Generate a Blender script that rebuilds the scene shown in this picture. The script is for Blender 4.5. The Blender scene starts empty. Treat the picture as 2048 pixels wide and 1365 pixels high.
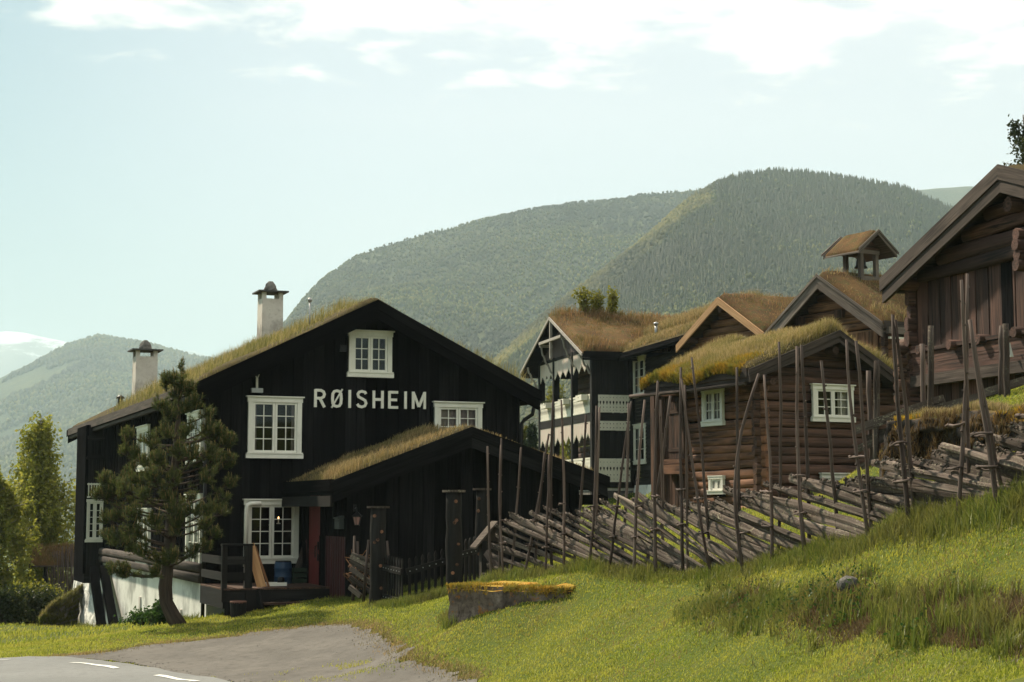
import bpy, math, random
import numpy as np
from mathutils import Vector, Matrix, noise
R = math.radians
random.seed(7); rng = np.random.default_rng(7)
S = bpy.context.scene; COL = S.collection
# ---------------------------------------------------------------- camera, sky, sun, exposure
F = 3300.0; PITCH = math.atan(336 / F); CZ = 2.5
cam = bpy.data.cameras.new("camera"); cam.sensor_width = 36; cam.lens = 36 * F / 2048
cam.clip_start = 0.5; cam.clip_end = 30000
co = bpy.data.objects.new("camera", cam); COL.objects.link(co)
co.location = (0, 0, CZ); co.rotation_euler = (math.pi / 2 + PITCH, 0, 0); S.camera = co
SUN_AZ, SUN_EL = R(-46), R(46)
W = bpy.data.worlds.new("World"); S.world = W; W.use_nodes = True
def build_sky():
    nt = W.node_tree; N = nt.nodes; L = nt.links; N.clear()
    out = N.new('ShaderNodeOutputWorld'); bg = N.new('ShaderNodeBackground'); bg.inputs[1].default_value = 0.062
    sky = N.new('ShaderNodeTexSky'); sky.sky_type = 'NISHITA'; sky.sun_disc = False
    sky.sun_elevation = SUN_EL; sky.sun_rotation = SUN_AZ; sky.air_density = 1.0; sky.dust_density = 1.4; sky.ozone_density = 1.0
    tc = N.new('ShaderNodeTexCoord'); sep = N.new('ShaderNodeSeparateXYZ'); L.new(tc.outputs['Generated'], sep.inputs[0])
    def m(op, a, b=None):
        n = N.new('ShaderNodeMath'); n.operation = op
        for i, v in enumerate((a, b)):
            if v is None: continue
            if isinstance(v, (int, float)): n.inputs[i].default_value = v
            else: L.new(v, n.inputs[i])
        return n.outputs[0]
    zc = m('MAXIMUM', sep.outputs[2], 0.02); zc = m('ADD', zc, 0.03)
    cx = m('DIVIDE', sep.outputs[0], zc); cy = m('DIVIDE', sep.outputs[1], zc)
    cmb = N.new('ShaderNodeCombineXYZ'); L.new(cx, cmb.inputs[0]); L.new(cy, cmb.inputs[1])
    n1 = N.new('ShaderNodeTexNoise'); n1.inputs['Scale'].default_value = 4.6; n1.inputs['Detail'].default_value = 9; n1.inputs['Roughness'].default_value = 0.58
    n1.inputs['Distortion'].default_value = 0.25
    L.new(cmb.outputs[0], n1.inputs['Vector'])
    # cloud cover grows with height above the horizon
    el = N.new('ShaderNodeMapRange'); el.inputs[1].default_value = 0.205; el.inputs[2].default_value = 0.288; el.inputs[3].default_value = -0.27; el.inputs[4].default_value = 0.11
    L.new(sep.outputs[2], el.inputs[0])
    xb = m('MULTIPLY', sep.outputs[0], 0.22)
    cov = m('ADD', m('ADD', n1.outputs[0], el.outputs[0]), xb)
    mr = N.new('ShaderNodeMapRange'); mr.interpolation_type = 'SMOOTHSTEP'; mr.inputs[1].default_value = 0.47; mr.inputs[2].default_value = 0.68; L.new(cov, mr.inputs[0])
    # thin veil
    n2 = N.new('ShaderNodeTexNoise'); n2.inputs['Scale'].default_value = 0.8; n2.inputs['Detail'].default_value = 4
    mp = N.new('ShaderNodeMapping'); mp.inputs['Scale'].default_value = (0.5, 1.6, 1); L.new(cmb.outputs[0], mp.inputs[0]); L.new(mp.outputs[0], n2.inputs['Vector'])
    veil = N.new('ShaderNodeMapRange'); veil.inputs[1].default_value = 0.3; veil.inputs[2].default_value = 0.8; veil.inputs[3].default_value = 0.70; veil.inputs[4].default_value = 0.88
    L.new(m('ADD', n2.outputs[0], m('MULTIPLY', sep.outputs[0], 1.0)), veil.inputs[0])
    mix1 = N.new('ShaderNodeMix'); mix1.data_type = 'RGBA'; L.new(veil.outputs[0], mix1.inputs[0]); L.new(sky.outputs[0], mix1.inputs[6]); glow = N.new('ShaderNodeMapRange'); glow.interpolation_type = 'SMOOTHSTEP'; glow.inputs[1].default_value = 0.88; glow.inputs[2].default_value = 0.995
    dt = N.new('ShaderNodeVectorMath'); dt.operation = 'DOT_PRODUCT'; L.new(tc.outputs['Generated'], dt.inputs[0]); g_ = Vector((.13, .95, .21)).normalized(); dt.inputs[1].default_value = g_; L.new(dt.outputs['Value'], glow.inputs[0])
    vc = N.new('ShaderNodeMix'); vc.data_type = 'RGBA'; L.new(glow.outputs[0], vc.inputs[0]); vc.inputs[6].default_value = (1.45, 3.25, 4.15, 1); vc.inputs[7].default_value = (8.2, 8.25, 8.6, 1); L.new(vc.outputs[2], mix1.inputs[7])
    mix2 = N.new('ShaderNodeMix'); mix2.data_type = 'RGBA'; L.new(mr.outputs[0], mix2.inputs[0]); L.new(mix1.outputs[2], mix2.inputs[6]); mix2.inputs[7].default_value = (12.6, 11.7, 10.4, 1)
    L.new(mix2.outputs[2], bg.inputs[0]); L.new(bg.outputs[0], out.inputs[0])
build_sky()
sl = bpy.data.lights.new("sun", 'SUN'); sl.energy = 5.0; sl.angle = R(3.0); sl.color = (1.0, 0.88, 0.68)
so = bpy.data.objects.new("sun", sl); COL.objects.link(so)
so.rotation_euler = Vector((math.sin(SUN_AZ) * math.cos(SUN_EL), math.cos(SUN_AZ) * math.cos(SUN_EL), math.sin(SUN_EL))).to_track_quat('Z', 'Y').to_euler()
S.view_settings.view_transform = 'Standard'; S.view_settings.look = 'None'; S.view_settings.exposure = 0.96; S.view_settings.gamma = 1.0
S.render.engine = 'CYCLES'; S.cycles.use_denoising = True
S.cycles.max_bounces = 6; S.cycles.diffuse_bounces = 3; S.cycles.glossy_bounces = 3; S.cycles.transmission_bounces = 4; S.cycles.volume_bounces = 1; S.cycles.transparent_max_bounces = 8

# ---------------------------------------------------------------- pixel -> place helpers (measuring the photograph)
_c, _s = math.cos(PITCH), math.sin(PITCH)
def ray(px, py):
    dx = (px - 1024) / F; dy = (682.5 - py) / F
    return Vector((dx, _c - dy * _s, _s + dy * _c))
def at(px, py, Y):
    d = ray(px, py); k = Y / d.y
    return Vector((d.x * k, Y, CZ + d.z * k))
class Fr:
    """a building's own axes: x along its gable, y into depth, z up"""
    def __init__(f, o, deg):
        f.o = Vector(o); f.deg = deg; t = R(deg)
        f.ex = Vector((math.cos(t), math.sin(t), 0)); f.ey = Vector((-math.sin(t), math.cos(t), 0))
    def w(f, x, y, z): return f.o + f.ex * x + f.ey * y + Vector((0, 0, z))
    def _hit(f, px, py, n, c):
        d = ray(px, py); k = (f.o.x * n.x + f.o.y * n.y + c) / (d.x * n.x + d.y * n.y)
        return Vector((d.x * k, d.y * k, CZ + d.z * k)) - f.o
    def fy(f, px, py, y=0): p = f._hit(px, py, f.ey, y); return p.dot(f.ex), p.z
    def fx(f, px, py, x=0): p = f._hit(px, py, f.ex, x); return p.dot(f.ey), p.z
    def loc(f, P): p = Vector(P) - f.o; return Vector((p.dot(f.ex), p.dot(f.ey), p.z))

# ---------------------------------------------------------------- object helpers
def thing(name, label, cat, loc=(0, 0, 0), rot=0, group=None):
    o = bpy.data.objects.new(name, None); COL.objects.link(o); o.empty_display_size = 0.3
    o.location = loc; o.rotation_euler = (0, 0, R(rot)); o['label'] = label; o['category'] = cat
    if group: o['group'] = group
    return o
def tag(o, label, cat, group=None):
    o['label'] = label; o['category'] = cat
    if group: o['group'] = group
    return o
def ob(name, me, parent=None, loc=None, rotz=None, kind=None):
    o = bpy.data.objects.new(name, me); COL.objects.link(o)
    if parent: o.parent = parent
    if loc is not None: o.location = loc
    if rotz is not None: o.rotation_euler = (0, 0, rotz)
    if kind: o['kind'] = kind
    return o
def nrm(v): v = Vector(v); return v.normalized()
class MB:
    def __init__(s): s.v = []; s.f = []; s.g = []; s.r = []; s.mi = []; s.sm = []
    def add(s, V, Fc, G=None, mi=0, sm=False, rnd=None):
        o = len(s.v); r = random.random() if rnd is None else rnd; off = random.random() * 40
        s.v += [tuple(p) for p in V]; s.r += [r] * len(V)
        s.g += [(g[0] + off, g[1] + off * .37, g[2] + off * .71) for g in (G if G is not None else V)]
        for f in Fc: s.f.append(tuple(i + o for i in f)); s.mi.append(mi); s.sm.append(sm)
    def box(s, x0, x1, y0, y1, z0, z1, mi=0, rnd=None):
        V = [(x, y, z) for x in (x0, x1) for y in (y0, y1) for z in (z0, z1)]
        d = sorted(range(3), key=lambda i: -abs((x1 - x0, y1 - y0, z1 - z0)[i]))
        s.add(V, [(0, 1, 3, 2), (4, 6, 7, 5), (0, 4, 5, 1), (2, 3, 7, 6), (0, 2, 6, 4), (1, 5, 7, 3)], [(p[d[0]], p[d[1]], p[d[2]]) for p in V], mi, False, rnd)
    def beam(s, a, b, w, h, up=(0, 0, 1), mi=0, w2=None, h2=None, rnd=None):
        a = Vector(a); b = Vector(b); t = (b - a).normalized(); u = Vector(up); sd = t.cross(u)
        if sd.length < 1e-4: sd = t.cross(Vector((1, 0, 0)))
        sd.normalize(); u = sd.cross(t).normalized(); w2 = w if w2 is None else w2; h2 = h if h2 is None else h2; L = (b - a).length
        V = []; G = []
        for p, ww, hh, l in ((a, w, h, 0), (b, w2, h2, L)):
            for i, j in ((-1, -1), (1, -1), (1, 1), (-1, 1)):
                V.append(p + sd * (ww / 2 * i) + u * (hh / 2 * j)); G.append((l, ww / 2 * i, hh / 2 * j))
        s.add(V, [(3, 2, 1, 0), (4, 5, 6, 7), (0, 1, 5, 4), (1, 2, 6, 5), (2, 3, 7, 6), (3, 0, 4, 7)], G, mi, False, rnd)
    def tube(s, pts, rad, n=8, mi=0, sm=True, jit=0.0, sq=1.0, rnd=None, flat=None):
        pts = [Vector(p) for p in pts]; k = len(pts)
        if isinstance(rad, (int, float)): rad = [rad] * k
        V = []; G = []; L = 0; u = None; ph = random.random() * 6
        for i in range(k):
            t = (pts[min(i + 1, k - 1)] - pts[max(i - 1, 0)]).normalized()
            if u is None:
                u = Vector((0, 0, 1)) if abs(t.z) < .9 else Vector((0, 1, 0))
            u = (u - t * u.dot(t)).normalized(); w = t.cross(u)
            if i: L += (pts[i] - pts[i - 1]).length
            for j in range(n):
                a = 2 * math.pi * j / n; rr = rad[i] * (1 + jit * (noise.noise((L * 1.7 + ph, math.cos(a) + ph, math.sin(a))) + random.uniform(-.25, .25)))
                ca, sa = math.cos(a), math.sin(a)
                if flat: ca = math.copysign(abs(ca) ** flat, ca); sa = math.copysign(abs(sa) ** flat, sa)
                V.append(pts[i] + u * (ca * rr) + w * (sa * rr * sq)); G.append((L, ca * rr, sa * rr))
        Fc = []
        for i in range(k - 1):
            for j in range(n):
                j2 = (j + 1) % n; Fc.append((i * n + j, i * n + j2, (i + 1) * n + j2, (i + 1) * n + j))
        o = len(s.v); s.add(V, Fc, G, mi, sm, rnd)
        for f in (tuple(range(n - 1, -1, -1)), tuple(range((k - 1) * n, k * n))):
            s.f.append(tuple(i + o for i in f)); s.mi.append(mi); s.sm.append(False)
    def prism(s, poly, ext, mi=0, ax=None, rnd=None):
        n = len(poly); e = Vector(ext); V = [Vector(p) for p in poly] + [Vector(p) + e for p in poly]
        Fc = [tuple(range(n - 1, -1, -1)), tuple(range(n, 2 * n))] + [(i, (i + 1) % n, n + (i + 1) % n, n + i) for i in range(n)]
        G = None
        if ax is not None:
            a = nrm(ax); b = a.cross(nrm(ext)); b = b.normalized() if b.length > 1e-4 else Vector((0, 0, 1)); c = a.cross(b)
            G = [(p.dot(a), p.dot(b), p.dot(c)) for p in V]
        s.add(V, Fc, G, mi, False, rnd)
    def lathe(s, cx, cy, prof, n=16, mi=0, sm=True):
        V = []; k = len(prof)
        for r, z in prof:
            for j in range(n): a = 2 * math.pi * j / n; V.append((cx + r * math.cos(a), cy + r * math.sin(a), z))
        Fc = [(i * n + j, i * n + (j + 1) % n, (i + 1) * n + (j + 1) % n, (i + 1) * n + j) for i in range(k - 1) for j in range(n)]
        Fc += [tuple(range(n - 1, -1, -1)), tuple(range((k - 1) * n, k * n))]
        s.add(V, Fc, None, mi, sm)
    def mesh(s, name, mats):
        me = bpy.data.meshes.new(name); me.from_pydata(s.v, [], s.f)
        for m in (mats if isinstance(mats, (list, tuple)) else [mats]): me.materials.append(m)
        me.polygons.foreach_set('material_index', s.mi); me.polygons.foreach_set('use_smooth', s.sm)
        a = me.attributes.new('gr', 'FLOAT_VECTOR', 'POINT'); a.data.foreach_set('vector', np.array(s.g, dtype=np.float32).ravel())
        a = me.attributes.new('rnd', 'FLOAT', 'POINT'); a.data.foreach_set('value', np.array(s.r, dtype=np.float32))
        me.update(); return me
    def build(s, name, mats, parent=None, loc=None, rotz=None, kind=None):
        return ob(name, s.mesh(name, mats), parent, loc, rotz, kind)
def np_mesh(name, V, tris=None, quads=None, mats=(), attrs=None, smooth=False, mi=None):
    me = bpy.data.meshes.new(name); V = np.asarray(V, dtype=np.float32)
    nt = 0 if tris is None else len(tris); nq = 0 if quads is None else len(quads)
    me.vertices.add(len(V)); me.vertices.foreach_set('co', V.ravel())
    li = np.concatenate(([np.asarray(tris, dtype=np.int32).ravel()] if nt else []) + ([np.asarray(quads, dtype=np.int32).ravel()] if nq else []))
    me.loops.add(len(li)); me.loops.foreach_set('vertex_index', li)
    me.polygons.add(nt + nq)
    ls = np.concatenate([np.arange(nt, dtype=np.int32) * 3, nt * 3 + np.arange(nq, dtype=np.int32) * 4]); me.polygons.foreach_set('loop_start', ls)
    for m in mats: me.materials.append(m)
    if mi is not None: me.polygons.foreach_set('material_index', np.asarray(mi, dtype=np.int32))
    if smooth: me.polygons.foreach_set('use_smooth', np.ones(nt + nq, dtype=bool))
    for k, v in (attrs or {}).items():
        v = np.asarray(v, dtype=np.float32)
        a = me.attributes.new(k, 'FLOAT_VECTOR' if v.ndim == 2 else 'FLOAT', 'POINT'); a.data.foreach_set('vector' if v.ndim == 2 else 'value', v.ravel())
    me.update(calc_edges=True); me.validate(); return me
def blades(name, P, L, Wd, mat, parent=None, lean=0.45, kind='stuff', wind=(0.12, 0.0)):
    """many grass blades: three triangles each"""
    P = np.asarray(P, dtype=np.float32); n = len(P); L = np.broadcast_to(L, (n,)) * rng.uniform(.6, 1.25, n)
    a = rng.uniform(0, 6.283, n); b = rng.uniform(0, 6.283, n); ln = np.abs(rng.normal(0, lean, n))
    wd = np.stack([np.cos(a), np.sin(a), 0 * a], 1) * (Wd / 2 * rng.uniform(.7, 1.3, n))[:, None]
    ld = np.stack([np.cos(b) * ln + wind[0], np.sin(b) * ln + wind[1], 0 * b], 1)
    up = np.array([0, 0, 1.0])
    mid = P + ld * (L * .28)[:, None] + up * (L * .55)[:, None]
    tip = P + ld * (L * .85)[:, None] + up * (L * (1 - .25 * ln))[:, None]
    V = np.stack([P - wd, P + wd, mid - wd * .75, mid + wd * .75, tip], 1).reshape(-1, 3)
    i = np.arange(n)[:, None] * 5
    T = np.concatenate([i + [[0, 1, 3]], i + [[0, 3, 2]], i + [[2, 3, 4]]], 1).reshape(-1, 3)
    me = np_mesh(name, V, T, None, [mat], {'rnd': np.repeat(rng.random(n), 5), 'hgt': np.tile([0, 0, .55, .55, 1], n)})
    return ob(name, me, parent, kind=kind)
def leaves(name, P, size, mat, parent=None, droop=0.0, aspect=1.6, kind=None, nrmbias=0.0):
    P = np.asarray(P, dtype=np.float32); n = len(P); sz = size * rng.uniform(.6, 1.35, n)
    d = rng.normal(0, 1, (n, 3)); d[:, 2] -= droop; d /= np.linalg.norm(d, axis=1)[:, None]
    e = rng.normal(0, 1, (n, 3)); e = np.cross(d, e); e /= np.linalg.norm(e, axis=1)[:, None]
    c = np.cross(d, e)
    a = P; m1 = P + d * (sz * .5 * aspect)[:, None] + e * (sz * .5)[:, None] + c * (sz * .12)[:, None]; m2 = P + d * (sz * .5 * aspect)[:, None] - e * (sz * .5)[:, None] + c * (sz * .12)[:, None]
    t = P + d * (sz * aspect)[:, None]
    V = np.stack([a, m1, t, m2], 1).reshape(-1, 3); i = np.arange(n)[:, None] * 4
    T = np.concatenate([i + [[0, 1, 2]], i + [[0, 2, 3]]], 1).reshape(-1, 3)
    me = np_mesh(name, V, T, None, [mat], {'rnd': np.repeat(rng.random(n), 4), 'hgt': np.tile([0, .5, 1, .5], n)})
    return ob(name, me, parent, kind=kind)

# ---------------------------------------------------------------- materials
def mat(name):
    m = bpy.data.materials.new(name); m.use_nodes = True; nt = m.node_tree; nt.nodes.clear()
    return m, nt
class ND:
    def __init__(s, nt): s.nt = nt
    def n(s, t, **k):
        n = s.nt.nodes.new(t)
        for a, v in k.items():
            if a.startswith('i'):
                key = a[1:]; key = int(key) if key.isdigit() else key.replace('_', ' ')
                if hasattr(v, 'is_linked') or isinstance(v, bpy.types.NodeSocket): s.nt.links.new(v, n.inputs[key])
                else: n.inputs[key].default_value = v
            else: setattr(n, a, v)
        return n
    def attr(s, name): return s.n('ShaderNodeAttribute', attribute_name=name)
    def noise(s, vec, scale, detail=4, rough=.55): return s.n('ShaderNodeTexNoise', iVector=vec, iScale=scale, iDetail=detail, iRoughness=rough).outputs[0]
    def mapv(s, vec, sc): return s.n('ShaderNodeMapping', iVector=vec, iScale=sc).outputs[0]
    def mix(s, f, a, b):
        n = s.n('ShaderNodeMix', data_type='RGBA', i0=f); 
        for k, v in ((6, a), (7, b)):
            if isinstance(v, bpy.types.NodeSocket): s.nt.links.new(v, n.inputs[k])
            else: n.inputs[k].default_value = (*v, 1)
        return n.outputs[2]
    def ramp(s, f, lo, hi): return s.n('ShaderNodeMapRange', i0=f, i1=lo, i2=hi, clamp=True).outputs[0]
    def math(s, op, a, b=0.0): return s.n('ShaderNodeMath', operation=op, i0=a, i1=b).outputs[0]
    def out(s, sh): s.n('ShaderNodeOutputMaterial', iSurface=sh)
    def bsdf(s, col, rough=.7, bump=None, bstr=.4, bdist=.02, spec=.3, metal=0.0):
        b = s.n('ShaderNodeBsdfPrincipled', iRoughness=rough, iMetallic=metal)
        b.inputs['Specular IOR Level'].default_value = spec
        if isinstance(col, bpy.types.NodeSocket): s.nt.links.new(col, b.inputs[0])
        else: b.inputs[0].default_value = (*col, 1)
        if bump is not None: s.nt.links.new(s.n('ShaderNodeBump', iHeight=bump, iStrength=bstr, iDistance=bdist).outputs[0], b.inputs['Normal'])
        return b.outputs[0]
def wood(name, dark, light, third=None, rough=.75, bump=.6, var=.7, spec=.25, fine=22.0, lich=None):
    m, nt = mat(name); d = ND(nt); g = d.attr('gr').outputs['Vector']; r = d.attr('rnd').outputs['Fac']
    a = d.noise(d.mapv(g, (1.1, fine, fine)), 1.0, 5, .62)
    b = d.noise(d.mapv(g, (.7, 3.5, 3.5)), 1.0, 3, .5)
    f = d.ramp(d.math('ADD', d.math('MULTIPLY', a, .70), d.math('MULTIPLY', b, .40)), .42, .70)
    c = d.mix(f, dark, light)
    if third: c = d.mix(d.ramp(d.noise(d.mapv(g, (.5, 1.6, 1.6)), 1.3, 4), .46, .66), c, third)
    if lich: c = d.mix(d.math('MULTIPLY', d.ramp(d.noise(g, 26.0, 4, .7), .54, .62), d.ramp(d.noise(g, 2.2, 2), .42, .6)), c, lich)
    v = d.math('ADD', 1 - var / 2, d.math('MULTIPLY', r, var))
    c = d.n('ShaderNodeVectorMath', operation='SCALE', i0=c, iScale=v).outputs[0]
    d.out(d.bsdf(c, rough, a, bump, .012, spec)); return m
def paint(name, col, rough=.5, dirt=.12, spec=.4):
    m, nt = mat(name); d = ND(nt); g = d.attr('gr').outputs['Vector']
    a = d.noise(d.mapv(g, (1.5, 14, 14)), 1.0, 4); b = d.noise(g, 3.5, 5, .65)
    c = d.mix(d.ramp(b, .45, .8), col, tuple(x * (1 - dirt * 1.6) for x in col)); c = d.mix(d.ramp(a, .5, .8), c, tuple(x * (1 - dirt) for x in col))
    d.out(d.bsdf(c, rough, a, .15, .004, spec)); return m
def plain(name, col, rough=.6, metal=0.0, spec=.4, nscale=8.0, var=.25):
    m, nt = mat(name); d = ND(nt); tc = d.n('ShaderNodeTexCoord').outputs['Object']
    a = d.noise(tc, nscale, 5, .6); c = d.mix(a, tuple(x * (1 - var) for x in col), tuple(min(1, x * (1 + var)) for x in col))
    d.out(d.bsdf(c, rough, a, .2, .01, spec, metal)); return m
def rocky(name, c1, c2, c3, scale=3.0, bump=.8, moss=None, spots=None):
    m, nt = mat(name); d = ND(nt); tc = d.n('ShaderNodeTexCoord').outputs['Object']
    a = d.noise(tc, scale, 8, .68); b = d.noise(tc, scale * 4.3, 6, .7); e = d.noise(tc, scale * .45, 4, .6)
    c = d.mix(d.ramp(a, .35, .65), c1, c2); c = d.mix(d.ramp(b, .55, .7), c, c3); c = d.mix(d.ramp(e, .5, .62), c, tuple(.55 * x for x in c1))
    if spots: c = d.mix(d.ramp(d.noise(tc, scale * .8, 6, .75), .56, .62), c, spots[0]); c = d.mix(d.ramp(d.noise(d.mapv(tc, (1, 1, .35)), scale * 2.2, 6, .7), .55, .68), c, spots[1])
    if moss:
        nz = d.n('ShaderNodeSeparateXYZ', i0=d.n('ShaderNodeNewGeometry').outputs['Normal']).outputs[2]
        k = d.math('ADD', d.math('MULTIPLY', nz, .55), d.math('MULTIPLY', b, .55)); c = d.mix(d.ramp(k, .62, .78), c, moss[0]); 
        c = d.mix(d.math('MULTIPLY', d.ramp(k, .55, .8), d.ramp(a, .5, .6)), c, moss[1])
    d.out(d.bsdf(c, .9, d.math('ADD', a, d.math('MULTIPLY', b, .5)), bump, .05, .15)); return m
def foliage(name, cols, trans=.45, patch=None, patch_scale=.6, rough=.6, tipcol=None, space='Object'):
    """leaf / blade material: colour by piece, patchy over its place, lets light through"""
    m, nt = mat(name); d = ND(nt); r = d.attr('rnd').outputs['Fac']; h = d.attr('hgt').outputs['Fac']
    cr = d.n('ShaderNodeValToRGB', i0=r); el = cr.color_ramp.elements
    while len(el) < len(cols): el.new(.5)
    for i, c in enumerate(cols): el[i].position = i / max(1, len(cols) - 1); el[i].color = (*c, 1)
    c = cr.outputs[0]
    tc = d.n('ShaderNodeTexCoord').outputs['Object']
    if patch: c = d.mix(d.ramp(d.noise(tc, patch_scale, 4, .6), .42, .62), c, patch)
    if tipcol: c = d.mix(d.math('MULTIPLY', h, d.ramp(r, .2, 1)), c, tipcol)
    df = d.n('ShaderNodeBsdfDiffuse', iColor=c).outputs[0]; tr = d.n('ShaderNodeBsdfTranslucent', iColor=c).outputs[0]
    gl = d.n('ShaderNodeBsdfGlossy', iRoughness=.45, iColor=(.5, .5, .5, 1)).outputs[0]
    mx = d.n('ShaderNodeMixShader', i0=trans, i1=df, i2=tr).outputs[0]
    d.out(d.n('ShaderNodeMixShader', i0=.03, i1=mx, i2=gl).outputs[0]); return m
def ground_mat(name, c1, c2, c3, s1=.35, s2=3.0, s3=40.0, bump=.6, rough=.95, bdist=.03):
    m, nt = mat(name); d = ND(nt); tc = d.n('ShaderNodeTexCoord').outputs['Object']
    a = d.noise(tc, s1, 5, .6); b = d.noise(tc, s2, 6, .65); e = d.noise(tc, s3, 4, .7)
    c = d.mix(d.ramp(a, .4, .62), c1, c2); c = d.mix(d.ramp(b, .48, .7), c, c3)
    c = d.n('ShaderNodeVectorMath', operation='SCALE', i0=c, iScale=d.n('ShaderNodeMapRange', i0=e, i1=.3, i2=.7, i3=.7, i4=1.3).outputs[0]).outputs[0]
    d.out(d.bsdf(c, rough, d.math('ADD', b, e), bump, bdist, .1)); return m
def glass_mat(name, tint=(.9, .95, .95), refl=1.0):
    m, nt = mat(name); d = ND(nt)
    fr = d.n('ShaderNodeFresnel', iIOR=1.5).outputs[0]
    t = d.n('ShaderNodeBsdfTransparent', iColor=(*tint, 1)).outputs[0]; g = d.n('ShaderNodeBsdfGlossy', iRoughness=.03).outputs[0]
    d.out(d.n('ShaderNodeMixShader', i0=d.math('MULTIPLY', fr, refl), i1=t, i2=g).outputs[0]); return m
BLACK = wood('black_stained_wood', (.0035, .0035, .0038), (.0125, .012, .0125), None, .9, .8, 1.2, .0)
BLACK2 = wood('weathered_black_wood', (.006, .0055, .0055), (.022, .020, .019), (.013, .011, .010), .75, .7, .8, .12)
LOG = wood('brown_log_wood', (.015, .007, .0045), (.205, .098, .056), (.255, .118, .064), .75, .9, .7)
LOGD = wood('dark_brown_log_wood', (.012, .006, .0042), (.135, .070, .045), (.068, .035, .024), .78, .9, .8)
LOGO = wood('orange_log_wood', (.022, .009, .005), (.29, .140, .062), (.15, .068, .033), .75, .9, .7)
BARN = wood('barn_board_wood', (.012, .006, .0045), (.128, .062, .046), (.062, .030, .024), .78, .9, 1.3)
GREYW = wood('weathered_grey_wood', (.030, .021, .017), (.165, .132, .112), (.088, .066, .056), .85, 1.0, 1.1, .1, 26, (.22, .20, .14))
STAKE = wood('grey_brown_stake_wood', (.034, .020, .016), (.15, .112, .096), (.08, .058, .05), .8, .7, .8, .2, 30)
BARGE = wood('grey_barge_wood', (.040, .031, .026), (.205, .168, .142), (.11, .086, .072), .8, .8, .5, .2)
BARGED = wood('dark_barge_wood', (.017, .012, .010), (.088, .066, .056), (.045, .033, .028), .8, .8, .5, .2)
NEWW = wood('new_yellow_wood', (.36, .19, .085), (.56, .335, .17), None, .6, .4, .3)
REDW = wood('dark_red_wood', (.03, .007, .008), (.075, .018, .018), None, .6, .4, .3)
REDD = wood('red_door_wood', (.12, .016, .015), (.20, .034, .03), None, .55, .3, .2)
PLUM = wood('plum_panel_wood', (.065, .044, .046), (.115, .082, .084), None, .65, .4, .3)
WHITE = paint('white_paint', (.74, .72, .64)); CREAM = paint('cream_paint', (.70, .66, .56)); PINK = paint('pinkish_paint', (.62, .46, .42))
WSTONE = rocky('whitewashed_stone', (.66, .65, .60), (.74, .73, .68), (.50, .47, .42), 3.0, .9)
WCONC = rocky('whitewashed_concrete', (.62, .61, .56), (.70, .69, .64), (.54, .52, .47), 1.2, .25)
CHIM = rocky('chimney_plaster', (.50, .45, .41), (.60, .56, .51), (.42, .37, .33), 2.0, .3)
STONE = rocky('grey_stone', (.11, .10, .092), (.20, .185, .17), (.06, .052, .046), 2.5, 1.0)
DSTONE = rocky('brown_stone', (.026, .021, .018), (.066, .054, .046), (.015, .012, .010), 2.6, 1.0, ((.10, .085, .02), (.17, .085, .02)))
CONC = rocky('mossy_concrete', (.10, .075, .062), (.24, .19, .155), (.045, .034, .028), 3.2, 1.0, ((.36, .24, .035), (.42, .17, .02)), ((.30, .12, .025), (.04, .028, .022)))
SLATE = plain('slate', (.055, .052, .052), .7)
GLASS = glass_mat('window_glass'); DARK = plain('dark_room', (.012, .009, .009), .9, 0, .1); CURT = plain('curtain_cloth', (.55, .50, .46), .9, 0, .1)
CURTP = plain('pink_curtain', (.32, .25, .24), .9, 0, .1)
METAL = plain('dark_metal', (.03, .03, .032), .45, .6); TIN = plain('grey_metal', (.30, .30, .30), .4, .7); IRON = plain('black_iron', (.012, .012, .013), .5, .4)
TURF = ground_mat('turf_soil', (.045, .036, .018), (.085, .062, .024), (.10, .075, .025), .8, 5, 30, .9)
TURFR = ground_mat('red_turf', (.085, .048, .022), (.15, .085, .034), (.07, .068, .024), .8, 4, 30, .9)
G_ROOF = foliage('roof_grass', [(.12, .12, .025), (.25, .21, .065), (.37, .29, .13), (.16, .165, .03)], .5, (.11, .12, .024), .5, tipcol=(.36, .29, .14))
G_CAB = foliage('tan_roof_grass', [(.16, .13, .03), (.30, .235, .08), (.40, .29, .14), (.24, .20, .05)], .5, (.16, .15, .03), .7, tipcol=(.50, .38, .20))
G_DRY = foliage('dry_roof_grass', [(.12, .10, .03), (.30, .21, .09), (.38, .25, .12), (.15, .14, .035)], .45, (.13, .12, .035), .9, tipcol=(.44, .33, .18))
G_RED = foliage('reddish_roof_grass', [(.17, .095, .038), (.34, .19, .085), (.13, .11, .032), (.26, .125, .052)], .4, (.10, .10, .026), .8, tipcol=(.44, .27, .14))
G_MOSS = foliage('yellow_moss', [(.36, .20, .022), (.42, .26, .035), (.22, .18, .028)], .4, (.16, .16, .03), 1.3)
G_LAWN = foliage('lawn_grass', [(.14, .19, .014), (.235, .275, .018), (.34, .34, .04), (.18, .25, .018)], .5, (.36, .335, .05), .45, tipcol=(.50, .475, .11))
G_TALL = foliage('tall_grass', [(.070, .105, .012), (.11, .15, .018), (.16, .18, .028), (.09, .135, .015)], .5, (.13, .12, .03), .7, tipcol=(.23, .22, .065))
G_BROWN = foliage('withered_grass', [(.07, .045, .02), (.14, .09, .045), (.10, .08, .03)], .4, tipcol=(.2, .14, .08))
G_THATCH = foliage('thatch', [(.24, .17, .06), (.34, .26, .10), (.20, .17, .04)], .4)
G_HERB = foliage('green_herb', [(.030, .065, .012), (.05, .10, .016), (.025, .06, .014)], .45)
LAWN = ground_mat('lawn_soil', (.055, .078, .013), (.085, .105, .018), (.10, .10, .024), .25, 2.0, 40, .7)
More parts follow.
